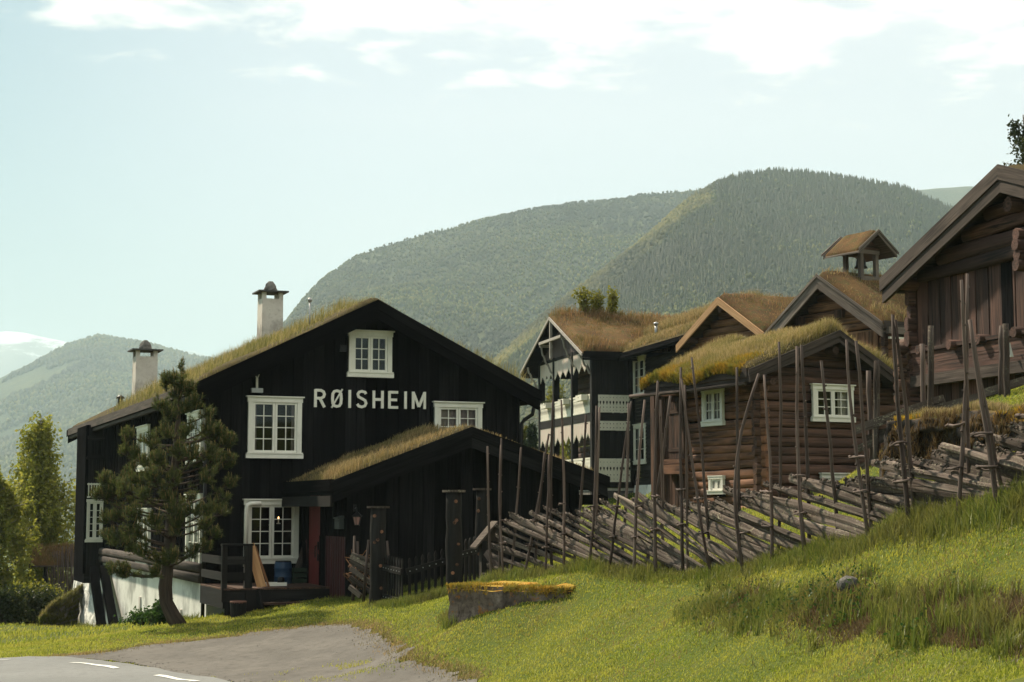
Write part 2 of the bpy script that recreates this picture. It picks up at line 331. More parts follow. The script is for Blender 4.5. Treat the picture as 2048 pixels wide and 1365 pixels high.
PINE = foliage('pine_needles', [(.026, .040, .014), (.055, .074, .020), (.095, .112, .028), (.045, .062, .02)], .45, tipcol=(.15, .16, .05))
CANDLE = foliage('pine_candle', [(.20, .14, .05), (.27, .19, .075)], .2)
LEAF = foliage('birch_leaf', [(.14, .165, .022), (.22, .23, .032), (.30, .28, .05), (.18, .205, .028)], .65)
LEAFY = foliage('yellow_green_leaf', [(.13, .145, .016), (.21, .19, .025), (.11, .13, .016)], .55)
LEAFD = foliage('dark_leaf', [(.022, .034, .010), (.036, .05, .014), (.05, .055, .016)], .4)
SPRUCE = foliage('spruce_needles', [(.016, .028, .012), (.026, .042, .018), (.034, .05, .02)], .25)
BARK = wood('bark', (.03, .022, .018), (.10, .075, .06), (.07, .045, .034), .9, 1.0, .3, .1, 12)
BIRCHB = wood('birch_bark', (.06, .05, .045), (.28, .25, .22), None, .85, .6, .3, .1, 10)
# ---------------------------------------------------------------- ground
CT = []   # (X, Y, z)
def ctrl(px, py, Y): p = at(px, py, Y); CT.append((p.x, p.y, p.z))
def cz(px, Y, z): CT.append(((px - 1024) / 3317 * Y, Y, z))
for px, Y, z in ((0, 33, -.42), (0, 28, -.38), (200, 31, -.36), (440, 27.5, -.30), (-400, 30, -.5), (300, 24, -.28), (700, 23, -.12), (0, 22, -.3), (-600, 22, -.4), (1024, 15, .45), (700, 15, .05), (300, 15, -.2), (1024, 3, .9), (400, 3, .4), (1700, 3, 1.1), (-800, 40, -.9), (-800, 60, -1.8)): cz(px, Y, z)
for c in ((700, 1250, 33), (500, 1290, 32), (800, 1300, 28.5), (411, 1238, 40), (476, 1238, 37.2), (580, 1222, 36.4), (340, 1250, 37.5), (150, 1255, 58), (230, 1262, 53), (0, 1280, 42), (0, 1250, 55), (100, 1290, 38), (520, 1215, 37.5), (690, 1205, 36.5), (760, 1203, 35), (890, 1193, 34), (1090, 1172, 27.5), (905, 1258, 27.6), (850, 1250, 29.5), (895, 1200, 31.5),
          (1005, 1150, 31), (1125, 1150, 29), (1270, 1147, 26.5), (1420, 1150, 24), (1540, 1132, 22), (1610, 1115, 21), (1740, 1080, 19), (1820, 1050, 18), (1915, 1040, 17), (2000, 1012, 16), (2150, 985, 15),
          (1200, 1200, 26), (1100, 1260, 26.3), (1000, 1320, 25.5), (1300, 1190, 24.5), (1500, 1158, 21.0), (1400, 1195, 22.6), (1700, 1165, 17.6), (1880, 1178, 15.2), (2048, 1190, 13.4), (2250, 1190, 12.2),
          (1260, 1285, 23.3), (1500, 1262, 19.6), (1700, 1288, 16.6), (1880, 1298, 14.2), (2048, 1308, 12.4), (2250, 1310, 11.2), (2048, 1365, 11.0), (1700, 1365, 14.6), (1500, 1365, 17), (1300, 1365, 19.5), (1100, 1365, 22), (1400, 1240, 21.7),
          (1180, 1022, 48), (1250, 1012, 60), (1640, 1032, 32), (1700, 1005, 35), (1525, 1014, 44), (1340, 1018, 48), (1190, 1002, 68), (1335, 990, 62), (1300, 1006, 56), (1260, 1014, 54), (1290, 1000, 66), (1230, 1012, 67), (1210, 1016, 58), (1790, 975, 24.5), (1900, 950, 22.6), (2048, 930, 20.6), (2250, 900, 19)): ctrl(*c)
for px, Y, z in ((1060, 60, 1.7), (755, 65, .2), (411, 78, -2.2), (0, 85, -3.2), (-500, 90, -4), (1000, 95, .5), (1100, 85, 2.2), (1440, 60, 4.4), (1640, 54, 4.7), (1800, 47, 4.0), (1800, 27.0, 3.9), (2048, 24, 4.0), (2300, 24, 4.3), (1730, 27, 2.75), (1742, 25, 2.5), (1738, 32, 2.85), (1756, 38, 3.3), (1770, 42, 3.5), (1700, 40, 3.0), (1835, 36, 4.1), (2200, 34, 4.6), (2300, 45, 5.6), (1900, 60, 6.0), (1500, 85, 6.0), (2200, 85, 8.0), (1250, 100, 3.5), (700, 45, .6), (850, 38, .7), (1150, 40, 1.6), (1150, 34, 1.5), (1300, 36, 1.9), (2600, 15, 3.2), (2600, 30, 4.6), (2600, 8, 2.0), (560, 55, -.6), (-300, 70, -2.2), (1300, 10, 1.15), (2000, 6, 1.35)): cz(px, Y, z)
CT = np.array(CT); _cx = CT[:, :2]
def _phi(r2): return 0.5 * r2 * np.log(r2 + 1e-9)
def _fit():
    n = len(CT); D = ((_cx[:, None] - _cx[None]) ** 2).sum(-1); K = _phi(D) + np.eye(n) * .9
    Pm = np.c_[np.ones(n), _cx]; A = np.zeros((n + 3, n + 3)); A[:n, :n] = K; A[:n, n:] = Pm; A[n:, :n] = Pm.T
    return np.linalg.solve(A, np.r_[CT[:, 2], 0, 0, 0])
_w = _fit()
def terr(X, Y):
    X = np.asarray(X, dtype=float); Y = np.asarray(Y, dtype=float); sh = X.shape; q = np.stack([X.ravel(), Y.ravel()], 1); out = np.zeros(len(q))
    for i in range(0, len(q), 20000):
        b = q[i:i + 20000]; D = ((b[:, None] - _cx[None]) ** 2).sum(-1)
        out[i:i + 20000] = _phi(D) @ _w[:-3] + _w[-3] + b @ _w[-2:]
    far = np.clip((np.hypot(q[:, 0] * .9, q[:, 1] - 30) - 62) / 90, 0, 1); far = far * far * (3 - 2 * far)
    ang = q[:, 0] / np.maximum(q[:, 1], 20)
    zf = np.where(ang > 0, 6 + 10 * np.clip(ang, 0, .4), 6) - 22 * np.clip((.06 - ang) / .25, 0, 1.2) - np.clip(q[:, 1] - 250, 0, 1500) * .012
    out = out * (1 - far) + zf * far
    sm = np.sin(q[:, 0] * 1.9 + np.sin(q[:, 1] * 1.3)) * np.sin(q[:, 1] * 1.6 + q[:, 0] * .7) * .014 + np.sin(q[:, 0] * 5.1 + q[:, 1] * 2.2) * np.sin(q[:, 1] * 4.3 - q[:, 0]) * .012
    return (out + sm * (1 - far)).reshape(sh)
def gz(x, y): return float(terr(np.array([x]), np.array([y]))[0])
def ground_hit(px, py, y0=8.0, y1=95.0):
    d = ray(px, py); Ys = np.arange(y0, y1, .1); k = Ys / d.y; z = CZ + d.z * k; g = terr(d.x * k, Ys); i = np.argmax(z < g)
    Y = Ys[i] if (z < g).any() else y1
    return Vector((d.x * Y / d.y, Y, gz(d.x * Y / d.y, Y)))
def build_ground():
    def axis(a, b, st, far, gr):
        v = list(np.arange(a, b, st)); s = st; lo = a; left = []
        while lo > -far: s *= gr; lo -= s; left.append(lo)
        s = st; hi = v[-1]; right = []
        while hi < far: s *= gr; hi += s; right.append(hi)
        return np.array(left[::-1] + v + right)
    xs = axis(-24, 24, .22, 11000, 1.22); ys = axis(6, 66, .22, 11000, 1.22); X, Y = np.meshgrid(xs, ys); Z = terr(X, Y)
    nx, ny = len(xs), len(ys); i = (np.arange(ny - 1)[:, None] * nx + np.arange(nx - 1)[None]).reshape(-1, 1)
    me = np_mesh('ground', np.stack([X, Y, Z], -1).reshape(-1, 3), None, i + [[0, 1, nx + 1, nx]], [LAWN], smooth=True)
    ob('ground', me, kind='structure')
build_ground()
ASPH = ground_mat('asphalt', (.155, .158, .155), (.185, .188, .184), (.14, .142, .14), .3, 6, 160, .25, .85, .006)
GRAV = ground_mat('gravel', (.108, .100, .091), (.135, .124, .112), (.086, .079, .071), .9, 5.5, 110, .5, .95, .008)
def in_poly(X, Y, poly):
    ins = np.zeros(X.shape, bool); n = len(poly); j = n - 1
    for i in range(n):
        xi, yi = poly[i]; xj, yj = poly[j]
        ins ^= ((yi > Y) != (yj > Y)) & (X < (xj - xi) * (Y - yi) / (yj - yi + 1e-12) + xi); j = i
    return ins
def road_pt(px, py, z=-.33): d = ray(px, py); k = (z - CZ) / d.z; return np.array([d.x * k, d.y * k])
EDGE = [road_pt(*p) for p in ((-900, 1301), (-500, 1303), (-200, 1305), (0, 1309), (100, 1313), (190, 1319.5), (300, 1337), (440, 1365), (560, 1396), (700, 1440), (900, 1520), (1200, 1680))]
def offset_line(L, d):
    out = []
    for i, p in enumerate(L):
        t = L[min(i + 1, len(L) - 1)] - L[max(i - 1, 0)]; t /= np.linalg.norm(t); out.append(p + d * np.array([t[1], -t[0]]))
    return out
def resample(L, st):
    L = np.array(L); s = np.r_[0, np.cumsum(np.linalg.norm(np.diff(L, axis=0), axis=1))]; q = np.arange(0, s[-1], st)
    return np.stack([np.interp(q, s, L[:, 0]), np.interp(q, s, L[:, 1])], 1)
ROADC = resample(EDGE, .35)
for _ in range(12): ROADC[1:-1] = (ROADC[:-2] + ROADC[1:-1] * 2 + ROADC[2:]) / 4
def strip(name, line, a, b, h, m, n=24, label=None):
    La = np.array(offset_line(list(line), a)); Lb = np.array(offset_line(list(line), b)); k = len(La); V = []
    for t in np.linspace(0, 1, n): 
        P = La * (1 - t) + Lb * t; V.append(np.c_[P, terr(P[:, 0], P[:, 1]) + h])
    V = np.concatenate(V); i = (np.arange(n - 1)[:, None] * k + np.arange(k - 1)[None]).reshape(-1, 1)
    return np_mesh(name, V, None, i + [[0, k, k + 1, 1]], [m], smooth=True)
ob('road', strip('road', ROADC, 0, 6.6, .035, ASPH), kind='structure')
ROADPOLY = [tuple(p) for p in ROADC] + [tuple(p) for p in offset_line(list(ROADC), 6.6)[::-1]]
MARK = paint('road_paint', (.66, .66, .62), .7, .3)
def marks():
    V = []; Q = []; L = np.array(offset_line(list(ROADC), .5)); s = np.r_[0, np.cumsum(np.linalg.norm(np.diff(L, axis=0), axis=1))]
    c = road_pt(180, 1332); s0 = s[np.argmin(((L - c) ** 2).sum(1))] - .9 - 30 * 3.45
    for k in range(60):
        a = s0 + k * 3.45
        if a < 0 or a + 1.9 > s[-1]: continue
        for q in np.linspace(a, a + 1.75, 8):
            p = np.array([np.interp(q, s, L[:, 0]), np.interp(q, s, L[:, 1])]); p2 = np.array([np.interp(q + .1, s, L[:, 0]), np.interp(q + .1, s, L[:, 1])]); t = (p2 - p) / np.linalg.norm(p2 - p)
            for e in (-.06, .06): g = p + e * np.array([t[1], -t[0]]); V.append((g[0], g[1], gz(*g) + .043))
        o = len(V) - 16; Q += [(o + 2 * i, o + 2 * i + 1, o + 2 * i + 3, o + 2 * i + 2) for i in range(7)]
    ob('road_marking', np_mesh('road_marking', V, None, Q, [MARK]), kind='structure')
marks()
DRIVE = [ground_hit(*p) for p in ((100, 1316), (180, 1311), (300, 1292), (400, 1282), (500, 1272), (600, 1258), (650, 1253), (700, 1250), (738, 1257), (752, 1275), (778, 1300), (820, 1322), (900, 1345), (950, 1362))]
DRIVE = [(p.x, p.y) for p in DRIVE]
def _end():
    a = DRIVE[-1]; return [(a[0] + .5, a[1] - 1.6), (a[0] + .6, a[1] - 6)] + [tuple(p) for p in ROADC[::-1] if DRIVE[0][0] < p[0] < a[0] + .6]
DRIVEPOLY = DRIVE + _end()
def wob(X, Y): return .10 * np.sin(X * 3.1 + Y * 1.7) + .07 * np.sin(X * 7.3 - Y * 5.1) + .04 * np.sin(17 * X + 11 * Y)
def on_drive(X, Y): return in_poly(X + wob(X, Y), Y + wob(Y + 3, X), DRIVEPOLY)
def on_road(X, Y): return in_poly(X, Y, ROADPOLY)
def build_drive():
    st = .1; xs = np.arange(-11.5, 1.5, st); ys = np.arange(18, 36, st); X, Y = np.meshgrid(xs, ys); C = on_drive(X + st / 2, Y + st / 2)
    nx = len(xs); jj, ii = np.nonzero(C[:-1, :-1]); q = (jj * nx + ii)[:, None] + [[0, 1, nx + 1, nx]]
    u, inv = np.unique(q.ravel(), return_inverse=True); x = X.ravel()[u]; y = Y.ravel()[u]
    V = np.stack([x, y, terr(x, y) + .022], 1)
    ob('driveway', np_mesh('driveway', V, None, inv.reshape(-1, 4), [GRAV], smooth=True), kind='structure')
build_drive()
def pebbles():
    n = 4200; x = rng.uniform(-11, 1.2, n); y = rng.uniform(20, 35, n); k = on_drive(x, y); x, y = x[k], y[k]; e = ~(on_drive(x + .5, y) & on_drive(x - .5, y) & on_drive(x, y + .5) & on_drive(x, y - .5)); k = e | (rng.random(len(x)) < .07); x, y = x[k], y[k]; n = len(x)
    O = np.array([(1, 0, 0), (0, 1, 0), (-1, 0, 0), (0, -1, 0), (0, 0, .7), (0, 0, -.4)]); T = np.array([(0, 1, 4), (1, 2, 4), (2, 3, 4), (3, 0, 4), (1, 0, 5), (2, 1, 5), (3, 2, 5), (0, 3, 5)]); s = rng.uniform(.006, .018, n)[:, None, None]
    V = O[None] * s * rng.uniform(.6, 1.4, (n, 6, 3)) + np.stack([x, y, terr(x, y) + .028], 1)[:, None]; ob('gravel_stones', np_mesh('gravel_stones', V.reshape(-1, 3), (np.arange(n)[:, None, None] * 6 + T[None]).reshape(-1, 3), None, [plain('pebble', (.19, .175, .16), .9, 0, .1, 3.0, .5)]), kind='stuff')
pebbles()

# ---------------------------------------------------------------- mountains and far woods
def interp(tab, x): t = np.array(tab, float); return np.interp(x, t[:, 0], t[:, 1])
def fbm(x, y, seed, octv=5, base=1.0):
    o = np.zeros(np.shape(x)); a = 1.0
    r = np.random.default_rng(seed)
    for k in range(octv):
        for _ in range(3):
            th = r.uniform(0, 6.28); f = base * 2 ** k * r.uniform(.7, 1.4); o = o + a * np.sin((x * math.cos(th) + y * math.sin(th)) * f + r.uniform(0, 6.28))
        a *= .52
    return o / 3
def loft(px0, px1, nu, nv, ridge, Yf, Yr, zf, seed, amp=.05, pw=1.5, back=.5, jag=0.0, rav=0.0):
    """slope from its foot up to the ridge seen in the photograph and down behind it"""
    px = np.linspace(px0, px1, nu); rp = interp(ridge, px) + jag * fbm(px / 40, px * 0, seed + 9, 5, 1.0)
    e = (1018 - rp) / 3317.0; YF = interp(Yf, px); YR = interp(Yr, px)
    v = np.linspace(0, 1, nv)[:, None]; Y = YF + (YR - YF) * v; X = (px - 1024) / 3317 * Y
    ef = (zf - CZ) / YF; q = 1 - (1 - v) ** pw
    n = fbm(X / 130, Y / 160, seed, 5, 1.0) * amp * (4 * v * (1 - v)) ** .7
    if rav: n = n + rav * np.sin(X / 75 + Y / 190 + 1.5 * np.sin(Y / 260 + X / 210)) * (4 * v * (1 - v)) ** .8
    E = ef + (e - ef) * np.clip(q + n, -.1, 1.0); Z = CZ + E * Y
    bv = np.linspace(0, 1, 8)[1:, None]; Yb = YR * (1 + back * bv); Xb = (px - 1024) / 3317 * Yb; Zb = CZ + e * YR * (1 - .75 * bv ** 1.4)
    P = np.stack([np.r_[X, Xb], np.r_[Y, Yb], np.r_[Z, Zb]], -1)
    return P, nv
def slope_obj(name, P, m):
    nv, nu = P.shape[:2]; i = (np.arange(nv - 1)[:, None] * nu + np.arange(nu - 1)[None]).reshape(-1, 1)
    return ob(name, np_mesh(name, P.reshape(-1, 3), None, i + [[0, 1, nu + 1, nu]], [m], smooth=True), kind='structure')
def sample(P, nv, n, vmin=0.0, vmax=1.02, near=0.0):
    nu = P.shape[1]; v = rng.uniform(vmin, vmax, n) * (nv - 1); u = rng.uniform(0, nu - 1.001, n)
    v = np.minimum(v, P.shape[0] - 1.001); i = v.astype(int); j = u.astype(int); a = (v - i)[:, None]; b = (u - j)[:, None]
    return (P[i, j] * (1 - a) + P[i + 1, j] * a) * (1 - b) + (P[i, j + 1] * (1 - a) + P[i + 1, j + 1] * a) * b, v / (nv - 1)
def conifer_t():
    V = []; T = []
    for (z0, z1, r) in ((.06, .55, .20), (.35, .80, .14), (.62, 1.0, .085)):
        o = len(V); V += [(r * math.cos(a), r * math.sin(a), z0) for a in np.arange(5) * 1.2566 + z0 * 9] + [(0, 0, z1)]
        T += [(o + k, o + (k + 1) % 5, o + 5) for k in range(5)]
    return np.array(V), np.array(T)
def broad_t(seed):
    import bmesh
    bm = bmesh.new(); bmesh.ops.create_icosphere(bm, subdivisions=1, radius=1); r = np.random.default_rng(seed)
    V = np.array([v.co[:] for v in bm.verts]); T = np.array([[v.index for v in f.verts] for f in bm.faces]); bm.free()
    k = 1 + .30 * fbm(V[:, 0] * 3, V[:, 1] * 3 + V[:, 2] * 2.3, seed, 3, 1.0)
    V = V * k[:, None] * [.36, .36, .46]; V[:, 2] += .5
    return V, T
def wood_mass(name, P, H, kindmask, m, bright=None):
    """one far-off wood, each tree a small crown of its own shape"""
    TT = [conifer_t(), broad_t(1), broad_t(2)]; Vs = []; Ts = []; Rn = []; Hs = []; off = 0
    for k, (V, T) in enumerate(TT):
        sel = np.nonzero(kindmask == k)[0]; n = len(sel)
        if not n: continue
        a = rng.uniform(0, 6.28, n); c, s = np.cos(a)[:, None], np.sin(a)[:, None]; h = H[sel][:, None]; w = h * rng.uniform(.8, 1.25, n)[:, None]
        x = (V[None, :, 0] * c - V[None, :, 1] * s) * w + P[sel, 0:1]; y = (V[None, :, 0] * s + V[None, :, 1] * c) * w + P[sel, 1:2]; z = V[None, :, 2] * h + P[sel, 2:3]
        Vs.append(np.stack([x, y, z], -1).reshape(-1, 3)); Ts.append((np.arange(n)[:, None, None] * len(V) + T[None]).reshape(-1, 3) + off); off += n * len(V)
        base = .35 * rng.random(n) + (0 if k == 0 else .55)
        if bright is not None: base = np.where(bright[sel], .82 + .18 * rng.random(n), base)  # masked trees take the palest tones: sunlight put into the leaf colour
        Rn.append(np.repeat(base, len(V))); Hs.append(np.tile(np.clip(V[:, 2], 0, 1), n))
    me = np_mesh(name, np.concatenate(Vs), np.concatenate(Ts), None, [m], {'rnd': np.concatenate(Rn), 'hgt': np.concatenate(Hs)})
    return ob(name, me, kind='stuff')
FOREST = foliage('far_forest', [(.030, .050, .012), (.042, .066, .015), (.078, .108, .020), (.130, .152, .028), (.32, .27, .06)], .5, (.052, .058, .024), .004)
MTN = ground_mat('mountain_slope', (.040, .050, .020), (.062, .072, .027), (.085, .085, .040), .004, .02, .12, 1.0, .95, 4.0)
RL = [(240, 900), (330, 835), (400, 762), (455, 712), (500, 690), (545, 665), (570, 640), (600, 600), (640, 555), (700, 513), (760, 490), (850, 462), (950, 436), (1050, 416), (1150, 402), (1250, 388), (1330, 377), (1400, 370), (1500, 366), (1700, 385), (2000, 420), (2400, 470)]
RR = [(760, 905), (880, 830), (980, 735), (1040, 680), (1080, 640), (1130, 600), (1190, 556), (1250, 512), (1290, 480), (1330, 443), (1365, 408), (1405, 378), (1450, 354), (1500, 340), (1560, 333), (1620, 335), (1700, 345), (1760, 356), (1830, 368), (1870, 388), (1920, 412), (2048, 465), (2300, 560), (2500, 620)]
def build_mountains():
    PL, nL = loft(240, 2300, 260, 110, RL, [(240, 1100), (1000, 800), (2300, 800)], [(240, 2300), (800, 2350), (1400, 2500), (2300, 2500)], -25, 5, .05, 1.45, .5, 3, .045)
    slope_obj('mountain', PL, MTN)
    PR, nR = loft(760, 2500, 240, 110, RR, [(760, 520), (2500, 420)], [(760, 1000), (1100, 1200), (1400, 1500), (1560, 1650), (2500, 1500)], -2, 12, .05, 1.32, .5, 2, .02)
    slope_obj('mountain', PR, MTN)
    M2 = [(-500, 800), (-100, 792), (0, 752), (60, 722), (130, 687), (185, 673), (240, 681), (290, 691), (350, 706), (430, 719), (520, 740), (640, 770), (900, 830)]
    P2, n2 = loft(-500, 900, 160, 80, M2, [(-500, 1300), (900, 2200)], [(-500, 3900), (900, 4300)], -45, 21, .05, 1.25, .4, 3, .03)
    slope_obj('far_mountain', P2, ground_mat('far_slope', (.030, .044, .018), (.045, .060, .022), (.085, .095, .035), .0014, .008, .05, 1.0, .95, 8.0))
    M3 = [(-600, 690), (-100, 668), (0, 661), (40, 663), (80, 673), (118, 681), (180, 703), (280, 716), (340, 708), (375, 698), (405, 708), (460, 725), (600, 745)]
    sn, nt = mat('snowy_slope'); d = ND(nt); tc = d.n('ShaderNodeTexCoord').outputs['Object']; zc = d.n('ShaderNodeSeparateXYZ', i0=tc).outputs[2]
    k = d.math('ADD', d.math('MULTIPLY', d.noise(d.mapv(tc, (1, 1, 2.2)), .0055, 6, .68), 1.0), d.n('ShaderNodeMapRange', i0=zc, i1=880.0, i2=1230.0, i3=-.34, i4=.16).outputs[0])
    d.out(d.bsdf(d.mix(d.ramp(k, .44, .54), (.11, .115, .10), (.85, .87, .9)), .9)); 
    P3, n3 = loft(-600, 600, 120, 50, M3, [(-600, 8200), (600, 8400)], [(-600, 11400), (600, 11700)], -80, 33, .05, 1.2, .15, 3)
    slope_obj('snowy_mountain', P3, sn)
    M4 = [(1600, 420), (1800, 376), (1885, 368), (1960, 364), (2100, 380), (2400, 440)]
    P4, n4 = loft(1600, 2400, 60, 40, M4, [(1600, 2700), (2400, 2700)], [(1600, 3600), (2400, 3600)], 0, 44, .04, 1.3, .3, 2)
    slope_obj('far_mountain', P4, MTN)
    # woods on the slopes
    p, v = sample(PL, nL, 100000, .05, 1.0); e = fbm(p[:, 0] / 120, p[:, 1] / 150, 77, 3); k = np.where(rng.random(len(p)) < .25 + .25 * (e > .2), 0, rng.integers(1, 3, len(p)))
    wood_mass('mountain_wood', p, rng.uniform(2.6, 6.0, len(p)) * np.where(v > .92, .8, 1), k, FOREST)
    p, v = sample(PR, nR, 100000, .02, 1.0); e = fbm(p[:, 0] / 90, p[:, 1] / 120, 78, 3); k = np.where(rng.random(len(p)) < np.clip((v - .30) * 1.9 + .35 * e, .08, .95), 0, rng.integers(1, 3, len(p)))
    ppx = 1024 + 3317 * p[:, 0] / p[:, 1]; k = np.where((v > .84) & (ppx < 1440) & (rng.random(len(p)) < .9), rng.integers(1, 3, len(p)), k)  # pale broadleaf forced along the crest, part of its painted sunlight
    wood_mass('mountain_wood', p, rng.uniform(2.6, 6.2, len(p)) * np.where(k == 0, 1.1, .85), k, FOREST, (v > .86) & (ppx < 1430))  # crest mask paints a sunlit strip through brighter leaf colour
    p, v = sample(P2, n2, 70000, .0, 1.0); e = fbm(p[:, 0] / 300, p[:, 1] / 420, 79, 4); s = e > -.55; p = p[s]; k = np.where(rng.random(len(p)) < .2, 0, rng.integers(1, 3, len(p)))
    wood_mass('valley_wood', p, rng.uniform(6, 13, len(p)), k, FOREST)
build_mountains()
def build_haze():
    m, nt = mat('haze'); d = ND(nt); v = d.n('ShaderNodeVolumePrincipled'); v.inputs['Color'].default_value = (.64, .81, .90, 1); v.inputs['Density'].default_value = 0.00015
    v.inputs['Density Attribute'].default_value = ''; v.inputs['Anisotropy'].default_value = .05
    o = d.n('ShaderNodeOutputMaterial'); nt.links.new(v.outputs[0], o.inputs['Volume'])
    mb = MB(); mb.box(-14500, 14500, -14500, 15500, -140, 1330); b = mb.build('haze', m, kind='stuff')
build_haze()
# ---------------------------------------------------------------- building parts
def turf_roof(root, xl, zl, xm, zm, xr, zr, y0, y1, th=.10, turf=.16, mats=None, soil=None, grass=None, gl=.2, gn=0, barge=None, bh=.34, bh2=0.16, bt=.05, back_barge=True, bulge=.03, gsel=None, seed=1, gw=.012, log=True, eave=None):
    """gable roof: boarded slab > turf, grass, bargeboards; x along the gable, y into depth; z's are the top edge of the bargeboards"""
    wm = mats or BLACK; dz = .06
    mb = MB(); n = 14
    for (xa, za, xb, zb) in ((xl, zl, xm, zm), (xm, zm, xr, zr)):
        mb.prism([(xa, y0, za - dz), (xb, y0, zb - dz), (xb, y0, zb - dz - th), (xa, y0, za - dz - th)], (0, y1 - y0, 0), 0, ax=(0, 1, 0))
    rf = mb.build('roof', wm, root)
    # turf sheet with an uneven top and skirts
    def prof(x): return np.where(x < xm, zl + (zm - zl) * (x - xl) / (xm - xl), zm + (zr - zm) * (x - xm) / (xr - xm))
    m0 = .05; ya, yb = y0 + m0, y1 - m0; xa, xb = xl + .02, xr - .02
    nx = max(30, int((xb - xa) / .14)); ny = max(16, int((yb - ya) / .16))
    xs = np.linspace(xa, xb, nx); ys = np.linspace(ya, yb, ny); X, Y = np.meshgrid(xs, ys)
    def top(x, y):
        e = np.minimum(np.minimum(x - xa, xb - x) / .25, np.minimum(y - ya, yb - y) / .25); e = np.clip(e, 0, 1) ** .6
        return prof(x) - dz + turf * (.45 + .55 * e) + (fbm(x * 1.0, y * 1.0, seed + 40, 4, 1.6) * .05 + bulge) * e
    Z = top(X, Y); V = np.stack([X, Y, Z], -1).reshape(-1, 3); i = (np.arange(ny - 1)[:, None] * nx + np.arange(nx - 1)[None]).reshape(-1, 1); Q = (i + [[0, 1, nx + 1, nx]]).tolist()
    bd = list(range(nx)) + [nx * k + nx - 1 for k in range(1, ny)] + [nx * (ny - 1) + k for k in range(nx - 2, -1, -1)] + [nx * k for k in range(ny - 2, 0, -1)]
    B = V[bd].copy(); B[:, 2] = prof(B[:, 0]) - dz - .01; o = len(V); V = np.concatenate([V, B]); nb = len(bd)
    Q += [(bd[k], o + k, o + (k + 1) % nb, bd[(k + 1) % nb]) for k in range(nb)]
    ob('turf', np_mesh('turf', V, None, Q, [soil or TURF], smooth=True), rf)
    if gn:
        N = int(gn); x = rng.uniform(xa, xb, N); y = ya + (yb - ya) * rng.random(N)
        ff = fbm(x * 1.0, y * 1.0, seed + 70, 4, 1.3); keep = rng.random(N) < np.clip(.75 + .6 * ff, .12, 1)
        if gsel is not None: keep &= gsel(x, y)
        x, y, ff = x[keep], y[keep], ff[keep]; P = np.stack([x, y, top(x, y) - .02], 1)
        blades('roof_grass', P, gl * np.clip(1 + 1.0 * ff, .3, 2.2), gw, grass or G_ROOF, rf, .62)
    for yy, sgn in ((y0, -1),) + (((y1, 1),) if back_barge else ()):
        for (xa_, za_, xb_, zb_) in ((xl, zl, xm, zm), (xr, zr, xm, zm)):
            m2 = MB(); sd = -1 if xa_ < xb_ else 1
            m2.prism([(xa_, yy, za_), (xb_, yy, zb_), (xb_, yy, zb_ - bh), (xa_, yy, za_ - bh)], (0, sgn * bt, 0), 0, ax=(xb_ - xa_, 0, zb_ - za_))
            if bh2: m2.prism([(xa_ + sd * .05, yy + sgn * bt, za_ + .035), (xb_, yy + sgn * bt, zb_ + .035), (xb_, yy + sgn * bt, zb_ + .035 - bh2), (xa_ + sd * .05, yy + sgn * bt, za_ + .035 - bh2)], (0, sgn * .035, 0), 0, ax=(xb_ - xa_, 0, zb_ - za_))
            m2.build('bargeboard', barge or wm, rf)
    if log:
        for xe, ze, sd in ((xl, zl, -1), (xr, zr, 1)):
            m2 = MB(); m2.beam((xe - sd * .02, y0 + .06, ze - dz + .02), (xe - sd * .02, y1 - .06, ze - dz + .02), .09, .24); m2.beam((xe - sd * .09, y0 + .04, ze - dz - th - .05), (xe - sd * .09, y1 - .04, ze - dz - th - .05), .11, .10)
            m2.build('eave_log', eave or wm, rf)
    return rf, top
